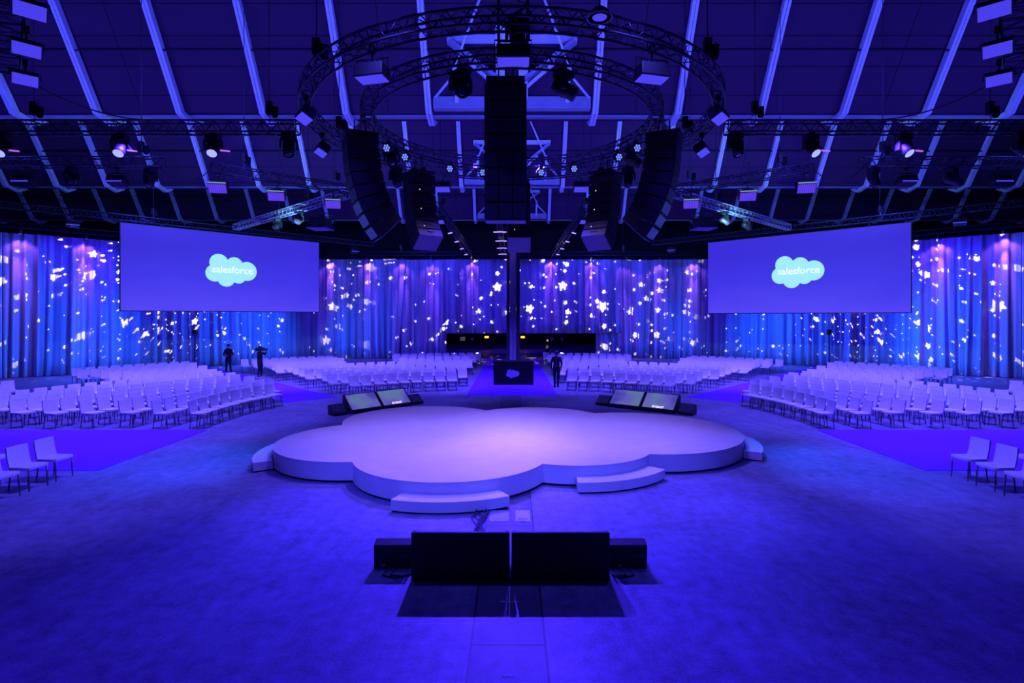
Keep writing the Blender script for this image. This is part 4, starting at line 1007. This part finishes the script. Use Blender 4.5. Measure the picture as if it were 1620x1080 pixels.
# ------------------------------------------------------------------ people
def person(label, loc, rz, J, extras=None, height=1.0, shoe='shoe'):
    """J: joint name -> (x, y, z, radius), facing local +y"""
    B = [('pelvis', 'spine'), ('spine', 'chest'), ('chest', 'neck'), ('neck', 'jaw'), ('jaw', 'brow'), ('brow', 'crown')]
    for q in 'LR': B += [('chest', 'sh'+q), ('sh'+q, 'el'+q), ('el'+q, 'wr'+q), ('wr'+q, 'pa'+q), ('pelvis', 'hip'+q), ('hip'+q, 'kn'+q), ('kn'+q, 'an'+q), ('an'+q, 'to'+q)]
    fingers = []
    for q in 'LR':
        wv, pv = Vector(J['wr'+q][:3]), Vector(J['pa'+q][:3]); d = (pv-wv).normalized(); ev = Vector(J['el'+q][:3])
        sd = d.cross(Vector((0, 1, 0.2))).normalized()
        if sd.length < 0.5: sd = Vector((1, 0, 0))
        cu = d.cross(sd).normalized()
        for k, (o, l) in enumerate(((-0.030, 0.070), (-0.010, 0.082), (0.010, 0.076), (0.029, 0.060))):
            a = pv+sd*o; b_ = a+d*l*0.6+cu*0.012; c_ = b_+d*l*0.4+cu*0.022
            n1, n2 = 'f%s%da' % (q, k), 'f%s%db' % (q, k); J[n1] = (*b_, 0.010); J[n2] = (*c_, 0.008); B += [('pa'+q, n1), (n1, n2)]
        th = wv+(pv-wv)*0.45-sd*0.045+cu*0.02; t2 = th+d*0.04-sd*0.008+cu*0.012
        J['t%sa' % q] = (*th, 0.012); J['t%sb' % q] = (*t2, 0.009); B += [('wr'+q, 't%sa' % q), ('t%sa' % q, 't%sb' % q)]
    names = list(J); idx = {k: i for i, k in enumerate(names)}
    me = bpy.data.meshes.new('skeleton'); me.from_pydata([J[k][:3] for k in names], [(idx[a], idx[b]) for a, b in B], [])
    tmp = bpy.data.objects.new('skeleton', me); C.objects.link(tmp)
    sk = tmp.modifiers.new('skin', 'SKIN'); tmp.modifiers.new('sub', 'SUBSURF').levels = 1
    sk.use_smooth_shade = True
    for k in names:
        v = me.skin_vertices[0].data[idx[k]]; r = J[k][3]; v.radius = r if isinstance(r, tuple) else (r, r); v.use_root = (k == 'pelvis')
    dg = bpy.context.evaluated_depsgraph_get(); ev = bpy.data.meshes.new_from_object(tmp.evaluated_get(dg))
    bpy.data.objects.remove(tmp); bpy.data.meshes.remove(me)
    t = thing('person', label, 'person', loc, rz)
    ev.name = 'body'; b = bpy.data.objects.new('body', ev); C.objects.link(b); b.parent = t
    ev.materials.clear(); ev.materials.append(M['cloth']); ev.materials.append(M['skin'])
    hz = J['neck'][2]; hands = [Vector(J['pa'+q][:3]) for q in 'LR']
    for p in ev.polygons:
        p.use_smooth = True; c = p.center
        hd = Vector(J['brow'][:3])
        if (c-hd).length < 0.16 or any((c-h).length < 0.10 for h in hands): p.material_index = 1
    hx, hy, hzz = J['brow'][:3]
    face = MB().lathe([(0, 0.022), (0.014, 0.0), (0.0, -0.012)], 8, Matrix.Translation((hx, hy+0.088, hzz-0.035)) @ Matrix.Rotation(0.3, 4, 'X'))
    obj('nose', face, M['skin'], b)
    for q in (-1, 1):
        obj('eye', MB().lathe([(0, 0.008), (0.011, 0.0), (0, -0.008)], 8, Matrix.Translation((hx+q*0.030, hy+0.083, hzz))), M['lens_dark'], b)
        obj('ear', MB().lathe([(0, 0.032), (0.012, 0.0), (0, -0.03)], 8, Matrix.Translation((hx+q*0.082, hy-0.005, hzz-0.02))), M['skin'], b)
        obj('shoe', MB().box((J['to'+'LR'[(q+1)//2]][0], J['to'+'LR'[(q+1)//2]][1]-0.07, 0.045), (0.10, 0.27, 0.085), None, 1.05), M[shoe], t, bevel=0.02)
    obj('mouth', MB().box((hx, hy+0.081, hzz-0.075), (0.045, 0.012, 0.008)), M['hair'], b)
    n = 12; hp_ = [(0.0, 0.125)]+[(0.098*math.cos(u), 0.02+0.105*math.sin(u)) for u in (1.2, 0.8, 0.4, 0.0, -0.35)]
    obj('hair', MB().lathe(hp_, 16, Matrix.Translation((hx, hy-0.014, hzz+0.005)) @ Matrix.Rotation(0.28, 4, 'X')), M['hair'], t)
    obj('belt', MB().lathe([(0.150, -0.025), (0.155, 0), (0.150, 0.025)], 20, Matrix.Translation((J['pelvis'][0], J['pelvis'][1], J['pelvis'][2]+0.06)) @ Matrix.Diagonal((1.12, 0.82, 1, 1))), M['black'], t)
    if extras: extras(t)
    return t
def pose(**kw):
    J = {'pelvis': (0, 0, 0.96, (0.165, 0.115)), 'spine': (0, 0, 1.14, (0.15, 0.105)), 'chest': (0, 0, 1.34, (0.175, 0.115)), 'neck': (0, 0, 1.49, 0.058), 'jaw': (0, 0.02, 1.57, 0.068),
         'brow': (0, 0.015, 1.655, (0.084, 0.096)), 'crown': (0, 0.0, 1.735, (0.062, 0.07)),
         'shL': (-0.19, 0, 1.42, 0.07), 'elL': (-0.27, -0.03, 1.14, 0.05), 'wrL': (-0.25, 0.10, 0.92, 0.034), 'paL': (-0.24, 0.14, 0.84, (0.042, 0.022)),
         'shR': (0.19, 0, 1.42, 0.07), 'elR': (0.27, -0.03, 1.14, 0.05), 'wrR': (0.25, 0.10, 0.92, 0.034), 'paR': (0.24, 0.14, 0.84, (0.042, 0.022)),
         'hipL': (-0.10, 0, 0.88, 0.105), 'knL': (-0.115, 0.02, 0.50, 0.070), 'anL': (-0.13, -0.02, 0.10, 0.048), 'toL': (-0.14, 0.13, 0.05, 0.042),
         'hipR': (0.10, 0, 0.88, 0.105), 'knR': (0.115, 0.02, 0.50, 0.070), 'anR': (0.13, -0.02, 0.10, 0.048), 'toR': (0.14, 0.13, 0.05, 0.042)}
    J.update(kw); return J
G1 = ground(366, 588)
person('person in black standing on the left diagonal carpet, hands folded in front', (-16.9, 32.4, 0.014), PI-0.15,
       pose(elL=(-0.30, 0.0, 1.16, 0.05), wrL=(-0.13, 0.20, 1.08, 0.034), paL=(-0.05, 0.22, 1.07, (0.042, 0.022)), elR=(0.30, 0.0, 1.16, 0.05), wrR=(0.13, 0.20, 1.05, 0.034), paR=(0.05, 0.23, 1.04, (0.042, 0.022)),
            anL=(-0.17, -0.02, 0.10, 0.048), toL=(-0.20, 0.12, 0.05, 0.042), anR=(0.17, -0.02, 0.10, 0.048), toR=(0.20, 0.12, 0.05, 0.042)))
person('person in black holding a shoulder camera, standing by the left diagonal carpet', (-14.0, 30.2, 0.0), -PI/2-0.15,
       pose(elL=(-0.30, 0.14, 1.28, 0.05), wrL=(-0.10, 0.30, 1.50, 0.034), paL=(-0.02, 0.33, 1.55, (0.042, 0.022)), elR=(0.30, 0.10, 1.24, 0.05), wrR=(0.24, 0.28, 1.46, 0.034), paR=(0.20, 0.33, 1.52, (0.042, 0.022))))
t = thing('video_camera', 'black video camera on the shoulder of the person by the left carpet', 'camera', (-14.0, 30.2, 0.0), -PI/2-0.15)
obj('body', MB().box((0.17, 0.06, 1.60), (0.12, 0.42, 0.17)), M['black'], t, bevel=0.015)
obj('lens', MB().lathe([(0.05, 0), (0.055, 0.2), (0.07, 0.28), (0.06, 0.28), (0, 0.24)], 14, Matrix.Translation((0.17, 0.27, 1.61)) @ Matrix.Rotation(-PI/2, 4, 'X')), M['black'], t)
obj('viewfinder', MB().box((0.06, 0.22, 1.68), (0.16, 0.1, 0.06)), M['black'], t)
obj('top_handle', MB().tube([(0.17, -0.08, 1.68), (0.17, -0.06, 1.76), (0.17, 0.2, 1.76), (0.17, 0.22, 1.68)], 0.014), M['black'], t)
person('person in dark clothes walking away beside the centre carpet', (2.15, 26.3, 0.0), 0.0,
       pose(knL=(-0.09, 0.06, 0.50, 0.07), anL=(-0.08, -0.05, 0.11, 0.048), toL=(-0.09, 0.10, 0.05, 0.042), knR=(0.09, 0.03, 0.50, 0.07), anR=(0.08, 0.05, 0.10, 0.048), toR=(0.09, 0.20, 0.05, 0.042),
            elL=(-0.25, -0.06, 1.14, 0.05), wrL=(-0.235, 0.02, 0.90, 0.034), paL=(-0.225, 0.05, 0.82, (0.042, 0.022)), elR=(0.25, -0.02, 1.14, 0.05), wrR=(0.23, 0.12, 0.92, 0.034), paR=(0.22, 0.16, 0.85, (0.042, 0.022))), shoe='black')
person('dim person walking beyond the seats at the far right end of the centre carpet', (2.75, 42.2, 0.0), -0.9,
       pose(knL=(-0.10, 0.14, 0.52, 0.07), anL=(-0.11, 0.24, 0.12, 0.048), toL=(-0.11, 0.40, 0.06, 0.042), knR=(0.10, -0.06, 0.50, 0.07), anR=(0.11, -0.24, 0.13, 0.048), toR=(0.11, -0.10, 0.05, 0.042)))
